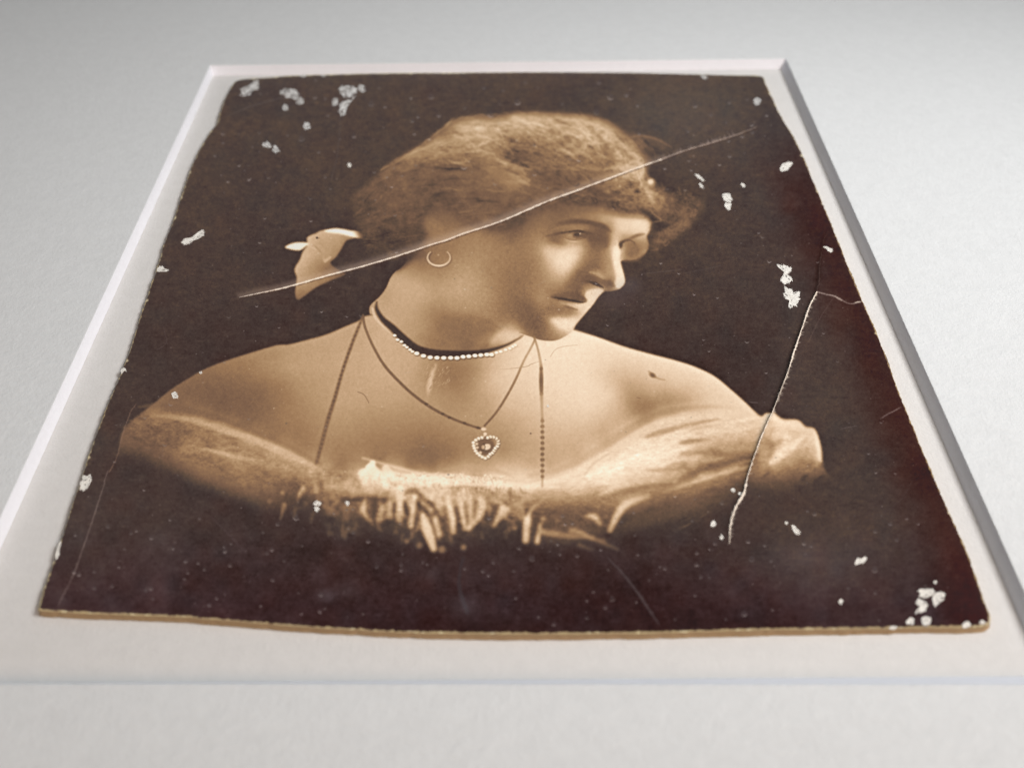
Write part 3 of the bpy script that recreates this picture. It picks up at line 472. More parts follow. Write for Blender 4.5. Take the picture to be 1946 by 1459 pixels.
# heart pendant
dot(922,848,20,19,112,.5,3); dot(923,848,16,16,98,.85,2.6); dot(922,850,9,8,78,.6,2.5)
for x,y in Z(4.29,680,560,[(1035,1160),(1010,1165),(985,1172),(962,1185),(942,1205),(945,1230),(950,1250),(960,1272),(975,1292),(993,1308),(1015,1322),(1040,1332),(1065,1318),(1080,1300),(1098,1288),(1112,1270),(1122,1252),(1138,1235),(1146,1212),(1142,1190),(1128,1172),(1105,1162),(1080,1160),(1058,1165)]):
    dot(x+.8,y+.8,4.2,3.8,92,.7,1); dot(x,y,3.7,3.1,208,.95,1); dot(x-.6,y-.7,1.5,1.2,240,.8,.7)
for x,y in Z(4.29,680,560,[(970,1215),(975,1245),(1000,1285)]): dot(x,y,2.6,2.2,190,.9,1)
dot(925.5,849,7,5.6,200,.95,1.4,-.3); dot(918,849.5,3.2,4,170,.8,1.2); stroke([(919,843),(922,849),(920,855)],1.6,80,.8,.9)
dot(919,815.5,5,3,200,.9,1.2); dot(922,824.5,3.4,3,205,.9,1); dot(922,831,2.5,2.5,80,.7,1)
# hoop earring
an=np.linspace(-2.55,-6.85,22)
ring=[(834+21.5*np.cos(a),489.5-(-15.5)*np.sin(a)*-1) for a in an]
ring=[(834+21.5*np.cos(a),489.5+15.5*np.sin(a)) for a in np.linspace(np.radians(-138),np.radians(-42)-2*np.pi,24)]
stroke([(x+1.5,y+1.8) for x,y in ring],4.5,92,.6,1.6,n=2); stroke(ring,[2.2,3.6,3.6,3.4,2.4],[160,178,196,184,170],.95,1,n=2)
dot(833,484.5,1.8,1.8,160,.7,1); 
# spots on the shoulder, hairs
dot(1240,713,6,4,72,.75,3,.5); stroke([(1233,706),(1248,718),(1263,722)],[2,3,1],118,.5,2.5); stroke([(1210,755),(1218,757)],[1.2,.8],100,.7,.8)
stroke([(680,744),(692,750),(701,765)],[1,1.3,1],100,.8,.8); dot(1008.5,824,1.6,1.4,80,.8,.8)
stroke([(935,702),(970,700),(1000,696),(1010,691),(1025,686)],[.8,1.2,1.4,1.2,1],[190,165,150,150,190],.7,.9)
stroke([(1046,677),(1055,664),(1070,658),(1097,655)],[1,1.3,1.2,1],165,.6,1)

# ---------------------------------------------------------------- tone -> colour
G0=np.array([0,30,45,60,74,88,121,145,172,210,232,255.]); R0=np.array([6,43,60,74,93,115,156,178,205,236,248,255.]); B0=np.array([4,26,43,56,62,71,88,109,138,181,206,236.])
T[:] = np.clip(T,26,246)
def fog(poly, sg, sig=12, op=1.):
    ys = [p[1] for p in poly]; xs = [p[0] for p in poly]; a, b, c, d = int(min(ys)-30), int(max(ys)+30), int(min(xs)-30), int(max(xs)+30)
    m = mask(poly, sig)[a:b, c:d]*op; T[a:b, c:d] = T[a:b, c:d]*(1-m)+gblur(T[a:b, c:d], sg)*m
fog([(560,930),(700,915),(1000,935),(1200,930),(1300,960),(1180,1060),(800,1070),(560,1010)],2.4)
fog([(1090,900),(1200,820),(1440,790),(1560,820),(1570,920),(1400,960),(1200,960)],2.0)
fog([(230,780),(420,790),(620,880),(760,900),(740,940),(500,930),(240,860)],1.8)
fog([(660,420),(760,300),(860,240),(980,215),(1150,225),(1240,330),(1330,370),(1330,430),(1240,480),(1180,400),(1000,390),(800,430)],1.05)
_g = mask([(250,785),(330,782),(430,808),(560,862),(640,890),(760,905),(1000,925),(1150,930),(1180,990),(1050,1020),(800,1030),(600,960),(480,930),(330,870),(250,840)],9)
stroke([(300,790),(360,797),(430,818),(490,838),(550,864),(598,888)],[4,9,11,12,13,7],[150,165,176,182,184,175],.6,4)
stroke([(372,850),(410,856),(450,868),(500,874)],[3,6,7,3],[150,165,168,160],.55,2.5)
T += (nz(2.2,4,95,3)+nz(4.5,4,96,8)+nz(9,3.5,97,16))*_g*np.clip((T-48)/60,0,1)
_g2 = mask([(1080,910),(1180,850),(1240,805),(1300,788),(1440,795),(1540,830),(1565,900),(1440,930),(1250,960),(1120,960)],9); T += (nz(2.4,3.2,98,4)+nz(5,3.2,99,10))*_g2*np.clip((T-48)/60,0,1)
stroke([(1153,476),(1156,495),(1160,514)],[8,12,8],[140,142,150],.5,5)
_rm2 = mask([(742,312),(842,255),(900,228),(990,220),(1090,224),(1150,236),(1205,270),(1236,325),(1250,385),(1180,395),(1120,340),(1010,330),(880,310),(800,315)],10)*hm2
T += (nz(2.3,4.5,91,3.6)+nz(4.5,5,92,9))*_rm2+(nz(2.3,1.6,93,3.5)+nz(6,2,94,12))*hm2
_fm = 1-.75*mask([(860,430),(1000,395),(1235,412),(1240,490),(1190,550),(1090,650),(980,640),(860,590)],10)
T[:] = np.clip(T+(.5*(T-gblur(T,1.6))+.2*(T-gblur(gblur(T,5),5)))*_fm,24,250)      # crisp silver grain edges
Tg = T + (rng.randn(HH,WW)*2.6).astype(np.float32)+nz(2.2,2.4,61)+nz(4,1.8,63)+nz(7,1.0,64)
C=np.stack([np.interp(Tg,G0,R0),Tg,np.interp(Tg,G0,B0)],-1).astype(np.float32)
# surface sheen painted into the dark tones, cooler towards top; redder tint at right rim
dk=np.clip((100-T)/50,0,1)
cool=np.clip((620-YY)/500,0,1)*dk; C[...,2]+=4*cool; C[...,0]-=2*cool; C[...,1]+=1*cool
mid=np.clip((1000-YY)/400,0,1)*dk*(1-cool); C[...,1]+=.2*mid
sh_=np.exp(-(((XX-1290)/150)**2+((YY-215)/70)**2))*dk; C[...,1]+=5*sh_; C[...,2]+=6*sh_  # greenish grey patch of sheen painted in
rim=np.clip(1-np.abs((XX-(1440+(YY-150)*.418)))/90,0,1)*np.clip((YY-250)/150,0,1)*dk; C[...,0]+=6*rim; C[...,1]-=6*rim; C[...,2]-=8*rim
low=np.clip((YY-1000)/150,0,1)*dk; C[...,1]-=4*low; C[...,2]-=1*low
hz=np.clip((YY-900)/150,0,1)*dk*np.clip(nz(34,2.6,81)+nz(12,1.4,82),-3,9); C+=hz[...,None]*np.array([.9,.9,1.0],np.float32)  # mottled lighter sheen painted into the lower dark tones
br=nz(30,1,62)*dk*1.3; C[...,0]+=br; C[...,2]-=br*.3
Hm=np.zeros((HH,WW),np.float32)           # fine relief of the surface, 0..1

def crk(p,w,col,op=1,soft=.9,jit=0,step=5,seed=3):
    r=np.random.RandomState(seed); q=spline(p,12,False); L=np.r_[0,np.cumsum(np.hypot(*np.diff(q,axis=0).T))]
    s=np.arange(0,L[-1],step); x=np.interp(s,L,q[:,0]); y=np.interp(s,L,q[:,1]); wd=np.interp(s/L[-1],np.linspace(0,1,np.size(w)),np.atleast_1d(w))
    x=x+r.randn(len(s))*jit; y=y+r.randn(len(s))*jit*.7
    for i in range(len(s)-1): stroke([(x[i],y[i]),(x[i+1],y[i+1])],[max(.3,wd[i]*r.uniform(.6,1.3))],np.array(col,float) if not np.isscalar(col) else col,op,soft,tgt=C if not np.isscalar(col) else Hm,sp=False)
CR1=[(455,565),(495,557),(530,550),(562,542),(627,524),(688,508),(764,484.5),(818,466.5),(850,457),(880,445.5),(950,422),(1032,387),(1090,366),(1127,352),(1197,325),(1258,304),(1299,288),(1350,272),(1400,256),(1442,240)]
CR2=[(1574,440),(1566,458),(1558,500),(1556,537),(1552,558),(1538,585),(1525,623),(1511,664),(1497,708),(1484,743),(1470,780),(1449,827),(1434,866),(1422,902),(1413,938),(1398,965),(1388,996),(1386,1035)]
# painted haze of reflected light along the long fold, then the broken edge itself
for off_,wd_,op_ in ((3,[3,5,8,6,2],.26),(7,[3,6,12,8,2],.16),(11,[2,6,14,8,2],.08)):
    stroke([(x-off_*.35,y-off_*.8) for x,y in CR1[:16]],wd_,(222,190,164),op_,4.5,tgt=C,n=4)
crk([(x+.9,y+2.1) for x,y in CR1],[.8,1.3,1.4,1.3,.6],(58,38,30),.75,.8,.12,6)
crk(CR1[:16],[1.0,2.6,2.0,1.7,1.9,2.1,2.0,1.8],(250,232,212),.95,.7,.15,5,4)
crk(CR1[15:],[1.8,1.4,.8],(186,162,146),.8,.9,.3,5,4)
for i in range(60):
    x=rng.uniform(1250,1400); y=np.interp(x,[1258,1299,1350,1442],[304,288,272,240]); stroke([(x,y),(x-rng.uniform(0,3),y-rng.uniform(3,9))],[1.6,.4],np.array([190,165,150.]),rng.uniform(.2,.6),.9,tgt=C,sp=False)
crk(CR2[4:],[2.6,3.2,3.4,2.6,1.6,1.4,2,3.2,4,2],(228,212,194),.9,.8,.9,3,5)
crk(CR2[:5],[.5,1,2],(120,100,95),.5,1,.5,5,6)
r2=np.random.RandomState(9)
for i in range(150):
    q2=spline(CR2[4:],12,False); k=r2.randint(0,len(q2)-1); x,y=q2[k]; 
    if 800<y<930 and r2.rand()<.6: continue
    stroke([(x,y),(x+r2.uniform(2,8),y+r2.uniform(-3,2))],[2.2,.5],np.array([205,190,172.]),r2.uniform(.3,.8),.9,tgt=C,sp=False)
# minor cracks and scratches
for p,w,c,o in [([(1552,558),(1570,562),(1590,566),(1608,576),(1620,578),(1640,573)],[3,2,2,1.5,2,1],(170,150,140),.7),([(1586,565),(1600,572)],[2,3],(185,165,150),.6),([(1625,576),(1638,573)],[2,3],(215,198,180),.8),
  ([(1673,795),(1700,780),(1715,772)],[1,2.4,1],(150,130,125),.6),([(1598,814),(1630,808)],[1,1.2],(130,112,108),.6),([(1590,560),(1562,600),(1535,655)],[.6,1,.6],(112,92,86),.5),
  ([(205,895),(190,945),(172,1000),(158,1040),(140,1090),(108,1155)],[1,1.6,1.4,1.4,1.2,1],(150,130,122),.6),([(258,768),(245,790),(232,830),(222,870),(206,900)],[1,1.2,1.2,1.2,1.5],(150,118,98),.6),
  ([(310,620),(316,650),(296,665)],[.7,1,.7],(105,90,88),.45),([(400,980),(430,1010),(470,1052)],[1,2,1],(88,72,72),.5),([(1155,1060),(1200,1110),(1255,1190)],[3,5,4],(82,70,70),.5),([(880,1060),(872,1110),(890,1170)],[6,8,8],(64,56,58),.3),
  ([(648,210),(645,250),(640,300),(628,345)],[.8,1,.8,.8],(96,88,86),.5),([(1220,520),(1260,516),(1300,512)],[.6,.8,.6],(110,98,95),.5),([(540,560),(450,566),(370,580),(300,588)],[1,.8,.6,.5],(92,78,72),.35),([(1370,505),(1340,512),(1300,520)],[.6,.8,.5],(100,90,88),.4),
  ([(1425,764),(1442,764)],[.8,1],(150,135,130),.6),([(1265,535),(1290,560),(1300,590)],[.5,.6,.5],(84,72,72),.5),([(430,222),(470,205),(500,196),(540,185)],[1,1.6,1.6,2],(100,90,88),.45),([(1600,1010),(1700,960),(1740,900)],[.5,.7,.5],(84,70,70),.4)]:
    crk(p,w,c,o,1,.3,5,8)
for (x,y,r_,o_) in [(880,1150,26,.25),(660,1120,20,.2),(1170,560,30,.2),(620,1130,14,.25),(1560,1060,60,.12),(1300,230,90,.1),(1200,540,16,.2),(820,1090,14,.15),(300,1050,50,.08)]: dot(x,y,r_,r_*.7,np.array([112,104,108.]),o_,r_*.8,tgt=C)
# pits and bubbles: light crescents on dark, specks on skin
rs=np.random.RandomState(77)
inprint=lambda x,y: (x>447-(y-152)*.367+8) and (x<1448+(y-148)*.418-8) and 150<y<1190
n=0
while n<1000:
    y=rs.uniform(150,1185); x=rs.uniform(90,1870)
    if not inprint(x,y): continue
    n+=1
    t=T[int(y),int(x)]; s=rs.choice([.8,1.2,1.8,2.8],p=[.5,.3,.15,.05])*(1.45 if (y<360 or y>960) else 1)
    if t<110:
        v=rs.uniform(115,215); col=np.array([v,v*.93,v*.9])
        if s>1.7: # crescent
            a0=rs.uniform(.2,.9); pts=[(x+s*1.5*np.cos(a),y+s*1.6*np.sin(a)) for a in np.linspace(a0,a0+2.2,5)]
            stroke(pts,[.5,1.3,.5],col,.8,.8,tgt=C,sp=False)
            if y>950 or y<300: dot(x,y,s,s,np.array([88,78,78.]),.4,1,tgt=C)
        else: dot(x,y,s*.8,s*.55,col,rs.uniform(.3,.8),.7,rs.uniform(0,3),tgt=C)
    else:
        v=rs.uniform(205,240) if rs.rand()<.75 else rs.uniform(90,130)
        dot(x,y,s*.7,s*.6,np.array([v,v*.9,v*.78]),rs.uniform(.25,.65),.7,tgt=C)
for i in range(80):
    y=rs.uniform(200,1100); x=rs.uniform(250,1700)
    if inprint(x,y):
        a=rs.uniform(0,3.1); l=rs.uniform(4,22); v=min(230,T[int(y),int(x)]+rs.uniform(10,28)); stroke([(x,y),(x+l*np.cos(a),y+l*.5*np.sin(a))],[.4,.8,.3],np.array([v*1.08,v,v*.95]),.4,.7,tgt=C,sp=False)

# worn rim of the card, bare paper showing
OT=[(444,158),(449,154),(466,150.5),(515,147),(556,143.5),(630,141.5),(800,138.5),(1000,137),(1150,137.5),(1300,141),(1400,143),(1442,144),(1453,150)]
OR=[(1453,150),(1457.5,164),(1484,220),(1518,279),(1552,358),(1577,419.5),(1624,537),(1669,640),(1717,767),(1773,900),(1806,975),(1840,1054),(1867.5,1133),(1881,1168),(1882,1181)]
OB=[(73,1155),(86,1160),(206,1165.6),(343,1171),(400,1175.5),(513,1184.5),(654,1194),(796,1201.5),(1022,1204),(1248,1201.5),(1446,1196),(1617,1194),(1754,1191.5),(1823,1191),(1868,1189),(1882,1181)]
OL=[(444,158),(430,184),(420,209),(413,234),(398,253),(373,299),(355,343),(329,420),(315,451),(298,510),(274,578),(240,684),(212,750),(178,839),(151,920),(137,958),(120,1013),(103,1064),(86,1112),(73,1155)]
rim_c=(205,190,150)
crk(OT,[2,3,2.5,3,1.5,1.2,1.5,2],rim_c,.8,1,.6,5,11); crk(OR,[1.5,2,2.5,2.5,3,3],(190,165,118),.8,1,.5,5,12)
crk(OB,[5,5,4,6,5,6,5,7,6],(172,150,112),.85,1.2,.9,6,13); crk(OL,[2,2,2.5,2,2.5,3],(205,186,140),.8,1,.7,5,14)
for i in range(70):
    o=[OT,OR,OB,OL][rs.choice(4,p=[.15,.25,.35,.25])]; k=rs.randint(0,len(o)-1); f=rs.rand(); x=o[k][0]*(1-f)+o[k+1][0]*f; y=o[k][1]*(1-f)+o[k+1][1]*f
    dot(x,y,rs.uniform(2,5),rs.uniform(1.5,3.5),np.array([212,196,158.]),.8,1,tgt=C)

# ================================================================== geometry
def rotm(a, b, c):
    X = np.array([[1,0,0],[0,np.cos(a),-np.sin(a)],[0,np.sin(a),np.cos(a)]]); Y = np.array([[np.cos(b),0,np.sin(b)],[0,1,0],[-np.sin(b),0,np.cos(b)]])
    Zm = np.array([[np.cos(c),-np.sin(c),0],[np.sin(c),np.cos(c),0],[0,0,1]]); return Zm@Y@X
RM = rotm(*CAM[3:]); CP = np.array(CAM[:3])
def plane_xy(pts, z):
    """measured outline point -> position on the horizontal plane at height z (perspective removed)"""
    P = np.atleast_2d(np.array(pts, float)); d = np.c_[(P[:, 0]-CX)/FPX, -(P[:, 1]-CY)/FPX, -np.ones(len(P))]@RM.T
    s = (z-CP[2])/d[:, 2]; return (CP+s[:, None]*d)[:, :2]
def to_px(x, y, z):
    q = np.stack([x-CP[0], y-CP[1], z-CP[2]], -1)@RM; return CX+FPX*q[..., 0]/-q[..., 2], CY-FPX*q[..., 1]/-q[..., 2]

ZM = 0.00178      # top of the window mat
ZC = 0.00086      # top of the mounted card
rnd = random.Random(5)

# ---- texture of the print, laid out flat in card coordinates
X0, X1, Y0, Y1 = -0.054, 0.054, 0.004, 0.147
NX, NY = 1660, 2200
tx, ty = np.meshgrid(X0+(X1-X0)*(np.arange(NX)+.5)/NX, Y0+(Y1-Y0)*(np.arange(NY)+.5)/NY)
u, v = to_px(tx, ty, np.full_like(tx, ZC))
u = np.clip(u, 0, WW-1.01); v = np.clip(v, 0, HH-1.01); iu = u.astype(int); iv = v.astype(int); fu = (u-iu)[..., None]; fv = (v-iv)[..., None]
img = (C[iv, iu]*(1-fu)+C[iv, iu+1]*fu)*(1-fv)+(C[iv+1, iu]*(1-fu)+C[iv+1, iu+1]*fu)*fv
img += (np.random.RandomState(3).randn(NY, NX, 1)*1.6)
c = np.clip(img/255., 0, 1); lin = np.where(c < .04045, c/12.92, ((c+.055)/1.055)**2.4)
# measured tones -> paper reflectance: divide by the uneven lamp light on the card and take off its gloss
LU, LV = (u[..., None]-973)/973, (v[..., None]-700)/700
LA = np.array([[0.9474, 0.9176, 0.8834], [0.1843, 0.1775, 0.1691], [-0.0229, -0.029, -0.035], [0.0009, 0.0065, 0.0174], [-0.2624, -0.3169, -0.3217]])
LS = np.array([[0.0106, 0.0104, 0.0111], [0.005, 0.0054, 0.0058], [-0.0007, -0.0026, -0.003]])
lin = np.clip((lin-(LS[0]+LS[1]*LU+LS[2]*LV))/(LA[0]+LA[1]*LU+LA[2]*LV+LA[3]*LU*LU+LA[4]*LV*LV), .0025, .92)
srgb = np.where(lin < .0031308, lin*12.92, 1.055*lin**(1/2.4)-.055)
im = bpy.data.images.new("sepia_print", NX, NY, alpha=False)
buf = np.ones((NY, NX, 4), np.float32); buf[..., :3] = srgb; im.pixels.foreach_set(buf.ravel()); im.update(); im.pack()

# ---- materials
def mat(name):
    m = bpy.data.materials.new(name); m.use_nodes = True; nt = m.node_tree; b = nt.nodes['Principled BSDF']; return m, nt, b
def noise(nt, scale, detail=2, rough=.5, src=None):
    n = nt.nodes.new('ShaderNodeTexNoise'); n.inputs['Scale'].default_value = scale; n.inputs['Detail'].default_value = detail; n.inputs['Roughness'].default_value = rough
    if src: nt.links.new(src, n.inputs['Vector'])
    return n
def paper(name, col, var=.03, bump=.5, sc=(5200, 1400, 60), rough=.9, dist=3e-5):
    m, nt, b = mat(name); tc = nt.nodes.new('ShaderNodeTexCoord'); o = tc.outputs['Object']
    n1, n2, n3 = noise(nt, sc[0], 3, .6, o), noise(nt, sc[1], 3, .55, o), noise(nt, sc[2], 3, .5, o)
    r = nt.nodes.new('ShaderNodeValToRGB'); r.color_ramp.elements[0].position = .3; r.color_ramp.elements[1].position = .7
    r.color_ramp.elements[0].color = (*[k*(1-var) for k in col], 1); r.color_ramp.elements[1].color = (*[min(1, k*(1+var)) for k in col], 1)
    mx = nt.nodes.new('ShaderNodeMath'); mx.operation = 'ADD'; ml = nt.nodes.new('ShaderNodeMath'); ml.operation = 'MULTIPLY'; ml.inputs[1].default_value = .5
    nt.links.new(n2.outputs[0], mx.inputs[0]); nt.links.new(n3.outputs[0], mx.inputs[1]); nt.links.new(mx.outputs[0], ml.inputs[0]); nt.links.new(ml.outputs[0], r.inputs[0]); nt.links.new(r.outputs[0], b.inputs['Base Color'])
    a2 = nt.nodes.new('ShaderNodeMath'); a2.operation = 'ADD'; nt.links.new(n1.outputs[0], a2.inputs[0]); nt.links.new(n2.outputs[0], a2.inputs[1])
    bp_ = nt.nodes.new('ShaderNodeBump'); bp_.inputs['Strength'].default_value = bump; bp_.inputs['Distance'].default_value = dist
    nt.links.new(a2.outputs[0], bp_.inputs['Height']); nt.links.new(bp_.outputs[0], b.inputs['Normal'])
    b.inputs['Roughness'].default_value = rough; b.inputs['Specular IOR Level'].default_value = .25
    return m
M_mat = paper('mat_face_paper', (.712, .732, .742), .035, 1.0, (2600, 950, 420), dist=7e-5)
M_bev = paper('mat_core', (.85, .858, .91), .03, .6)
M_back = paper('backing_paper', (.70, .692, .68), .035, .9, (2600, 950, 420), dist=6e-5)
M_core = paper('card_core', (.37, .265, .155), .10, .8, (6000, 2500, 300))
M_scuff = paper('bare_paper', (.80, .78, .73), .22, .9, (9000, 5200, 1500), .8)
M_pit = paper('scuffed_emulsion', (.70, .68, .64), .55, 1.0, (9000, 2600, 1900), .6)
M_fold = paper('broken_emulsion', (.80, .70, .60), .16, .9, (9000, 3500, 900), .8)

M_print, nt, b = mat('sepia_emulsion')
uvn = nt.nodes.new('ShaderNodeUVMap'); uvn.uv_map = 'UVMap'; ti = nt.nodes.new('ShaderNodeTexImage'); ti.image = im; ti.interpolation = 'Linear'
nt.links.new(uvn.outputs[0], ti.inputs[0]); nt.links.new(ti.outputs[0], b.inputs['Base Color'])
tc = nt.nodes.new('ShaderNodeTexCoord'); o_ = tc.outputs['Object']
na, nb_, nc = noise(nt, 7000, 2, .6, o_), noise(nt, 1100, 4, .6, o_), noise(nt, 160, 4, .6, o_)
ad = nt.nodes.new('ShaderNodeMath'); ad.operation = 'MULTIPLY_ADD'; ad.inputs[1].default_value = 2.2
nt.links.new(nb_.outputs[0], ad.inputs[0]); nt.links.new(na.outputs[0], ad.inputs[2])
bpn = nt.nodes.new('ShaderNodeBump'); bpn.inputs['Strength'].default_value = .35; bpn.inputs['Distance'].default_value = 1.6e-5
nt.links.new(ad.outputs[0], bpn.inputs['Height']); nt.links.new(bpn.outputs[0], b.inputs['Normal'])
rr_ = nt.nodes.new('ShaderNodeMapRange'); rr_.inputs['From Min'].default_value = .3; rr_.inputs['From Max'].default_value = .7; rr_.inputs['To Min'].default_value = .36; rr_.inputs['To Max'].default_value = .56
nt.links.new(nc.outputs[0], rr_.inputs[0]); nt.links.new(rr_.outputs[0], b.inputs['Roughness']); b.inputs['Specular IOR Level'].default_value = .22

# ---- object helpers
def empty(name, loc, label, cat):
    o = bpy.data.objects.new(name, None); scene.collection.objects.link(o); o.location = loc; o['label'] = label; o['category'] = cat; o.empty_display_size = .01; return o
def mesh(name, V, F, m, parent=None, smooth=False, label=None):
    me = bpy.data.meshes.new(name); me.from_pydata([tuple(map(float, p)) for p in V], [], [tuple(map(int, f)) for f in F]); me.update(); me.materials.append(m)
    if smooth: me.polygons.foreach_set('use_smooth', [True]*len(me.polygons))
    o = bpy.data.objects.new(name, me); scene.collection.objects.link(o)
    if parent: o.parent = parent; o.location = -parent.location
    if label: o['label'] = label
    return o

# ---- backing board: the sheet everything lies on
XE, YA, YB = .24, -.11, .42
Vb = [(-XE, YA, 0), (XE, YA, 0), (XE, YB, 0), (-XE, YB, 0), (-XE, YA, -.003), (XE, YA, -.003), (XE, YB, -.003), (-XE, YB, -.003)]
o = mesh('backing_board', Vb, [(0,1,2,3),(7,6,5,4),(0,4,5,1),(1,5,6,2),(2,6,7,3),(3,7,4,0)], M_back); o['kind'] = 'structure'

# ---- window mat: face sheet with a rectangular opening, four cut bevels
matt = empty('window_mat', (0, 0, 0), 'thick off white picture mat with slanted white inner edges around the old portrait', 'picture mat')
def meet(a, b, c, d):
    a, b, c, d = map(np.array, (a, b, c, d)); r = b-a; s = d-c; t = np.cross(c-a, s)/np.cross(r, s); return a+t*r
def line(p, q, z): return plane_xy([p, q], z)
def corners(L, Rr, Tt, B, z):
    L, Rr, Tt, B = [line(*k, z) for k in (L, Rr, Tt, B)]
    return [meet(*B, *L), meet(*B, *Rr), meet(*Tt, *Rr), meet(*Tt, *L)]
KT = corners(((400,124),(0,984)), ((1493,111),(1946,1123)), ((400,124.5),(1493,111.5)), ((0,1298),(1946,1299.5)), ZM)
KB = corners(((405,144),(65,900)), ((1484,131.5),(1818,900)), ((405,144.5),(1484,131.8)), ((0,1298),(1946,1299.5)), .00002)
bo = KT[0][1]+.00136; KB[0] = meet(KB[0], KB[3], (-1, bo), (1, bo)); KB[1] = meet(KB[1], KB[2], (-1, bo), (1, bo))
zt = ZM
outer = [(-XE, YA), (XE, YA), (XE, YB), (-XE, YB)]
# subdivided rim so the lip can be gently rounded and slightly uneven
NR = 120; ring = []; nrm = []
cen = np.mean(KT, 0)
for k in range(4):
    a, b2 = KT[k], KT[(k+1) % 4]; e = b2-a; nn = np.array([-e[1], e[0]])/np.hypot(*e)     # points inward
    for i in range(NR): ring.append(a+e*i/NR)
ring = np.array(ring); n4 = len(ring)
def offset(r, d):      # inward offset of the rectangle by d
    q = []
    L_ = []
    for k in range(4):
        a, b2 = r[k*NR], r[((k+1) % 4)*NR]; e = b2-a; nn = np.array([-e[1], e[0]])/np.hypot(*e); L_.append((a+nn*d, b2+nn*d))
    cs = [meet(*L_[k-1], *L_[k]) for k in range(4)]
    for k in range(4):
        for i in range(NR): q.append(cs[k]+(cs[(k+1) % 4]-cs[k])*i/NR)
    return np.array(q)
V = [(x, y, zt) for x, y in outer]; F = []
rings = [(-.0015, 0), (-.00018, 0), (-.00006, -.00001), (0, -.00005)]
idx = []
for d, dz in rings:
    q = offset(ring, d); idx.append(len(V)); V += [(x, y, zt+dz) for x, y in q]
for k in range(4):
    s = idx[0]+k*NR; e_ = idx[0]+((k+1) % 4)*NR; F.append([k, (k+1) % 4, e_]+[idx[0]+k*NR+i for i in range(NR-1, -1, -1)])
for a, b2 in zip(idx, idx[1:]):
    for i in range(n4): j = (i+1) % n4; F.append((a+i, a+j, b2+j, b2+i))
# outer edge of the board
nb0 = len(V); V += [(x, y, .00005) for x, y in outer]
for k in range(4): F.append((nb0+k, nb0+(k+1) % 4, (k+1) % 4, k))
mesh('face_sheet', V, F, M_mat, matt)
for k in range(4):       # bevels
    a, b2 = KT[k], KT[(k+1) % 4]; c2, d2 = KB[(k+1) % 4], KB[k]; N = 60; V = []; F = []
    rn = np.random.RandomState(k)
    for j, (s0, s1, z) in enumerate(((a, b2, zt-.00005), (a*.5+d2*.5, b2*.5+c2*.5, zt/2), (d2, c2, .00002))):
        for i in range(N+1):
            p = s0+(s1-s0)*i/N; V.append((p[0], p[1]+(rn.randn()*4e-6 if j else 0), z))
    for j in range(2):
        for i in range(N): q = j*(N+1)+i; F.append((q, q+1, q+N+2, q+N+1))
    mesh('bevel', V, F, M_bev, matt)

# ---- the mounted photograph
photo = empty('portrait_photograph', (0, .075, 0), 'old creased sepia portrait photograph of a woman in pearls lying inside the mat opening', 'photograph')
def side(pts, n, jit, seed):
    q = plane_xy(spline(pts, 10, False), ZC); L = np.r_[0, np.cumsum(np.hypot(*np.diff(q, axis=0).T))]; s = np.linspace(0, L[-1], n+1)
    p = np.c_[np.interp(s, L, q[:, 0]), np.interp(s, L, q[:, 1])]; r = np.random.RandomState(seed)
    g = np.convolve(r.randn(n+3), [.3, .5, .3], 'valid')*jit+np.interp(np.arange(n+1), np.linspace(0, n, n//9), r.randn(n//9))*jit*.8
    w_ = np.minimum(1, np.minimum(np.arange(n+1), n-np.arange(n+1))/6.); g = g*w_
    t = np.gradient(p, axis=0); t /= np.hypot(*t.T)[:, None]; return p+np.c_[-t[:, 1], t[:, 0]]*g[:, None]
NU, NV = 420, 560
St = side(OT, NU, 3.5e-5, 1); Sb = side(OB, NU, 3.5e-5, 2); Sl = side(OL, NV, 5e-5, 3); Sr = side(OR, NV, 5e-5, 4)
s_, t_ = np.meshgrid(np.linspace(0, 1, NU+1), np.linspace(0, 1, NV+1)); s3 = s_[..., None]; t3 = t_[..., None]
G = (1-t3)*St[None]+t3*Sb[None]+(1-s3)*Sl[:, None]+s3*Sr[:, None]-((1-s3)*(1-t3)*St[0]+s3*(1-t3)*St[-1]+(1-s3)*t3*Sb[0]+s3*t3*Sb[-1])
gx, gy = G[..., 0], G[..., 1]
def seg_dist(px_, py_, poly):
    best = np.full(px_.shape, 1e9); sgn = np.zeros(px_.shape); al = np.zeros(px_.shape); L = np.r_[0, np.cumsum(np.hypot(*np.diff(poly, axis=0).T))]
    for i in range(len(poly)-1):
        a = poly[i]; d = poly[i+1]-a; l = d@d; w_ = np.clip(((px_-a[0])*d[0]+(py_-a[1])*d[1])/l, 0, 1)
        ex = px_-a[0]-w_*d[0]; ey = py_-a[1]-w_*d[1]; dd = np.hypot(ex, ey); c_ = dd < best
        best = np.where(c_, dd, best); sgn = np.where(c_, np.sign(d[0]*ey-d[1]*ex), sgn); al = np.where(c_, (L[i]+np.sqrt(l)*w_)/L[-1], al)
    return best, sgn, al
P1 = plane_xy(CR1, ZC); P2 = plane_xy(CR2, ZC)
def relief(x, y):
    z = 6e-5*np.sin(x*95+.6)*np.sin(y*70)+3e-5*np.sin(x*240+y*180)
    d, sg, al = seg_dist(x, y, P1); k = np.clip(np.sin(np.clip(al, 0, 1)*np.pi), 0, 1)**.4
    z = z+k*np.where(sg > 0, 1.5e-4*np.exp(-d/.0009), 1.5e-4*np.exp(-d/.00022))
    d, sg, al = seg_dist(x, y, P2); k = np.clip(np.sin(np.clip(al, 0, 1)*np.pi), 0, 1)**.5
    z = z+k*np.where(sg > 0, 3.6e-4*np.exp(-d/.0030), 3.6e-4*np.exp(-d/.00022)-1.8e-4*np.exp(-d/.0012)*(1-np.exp(-d/.0002)))
    return z
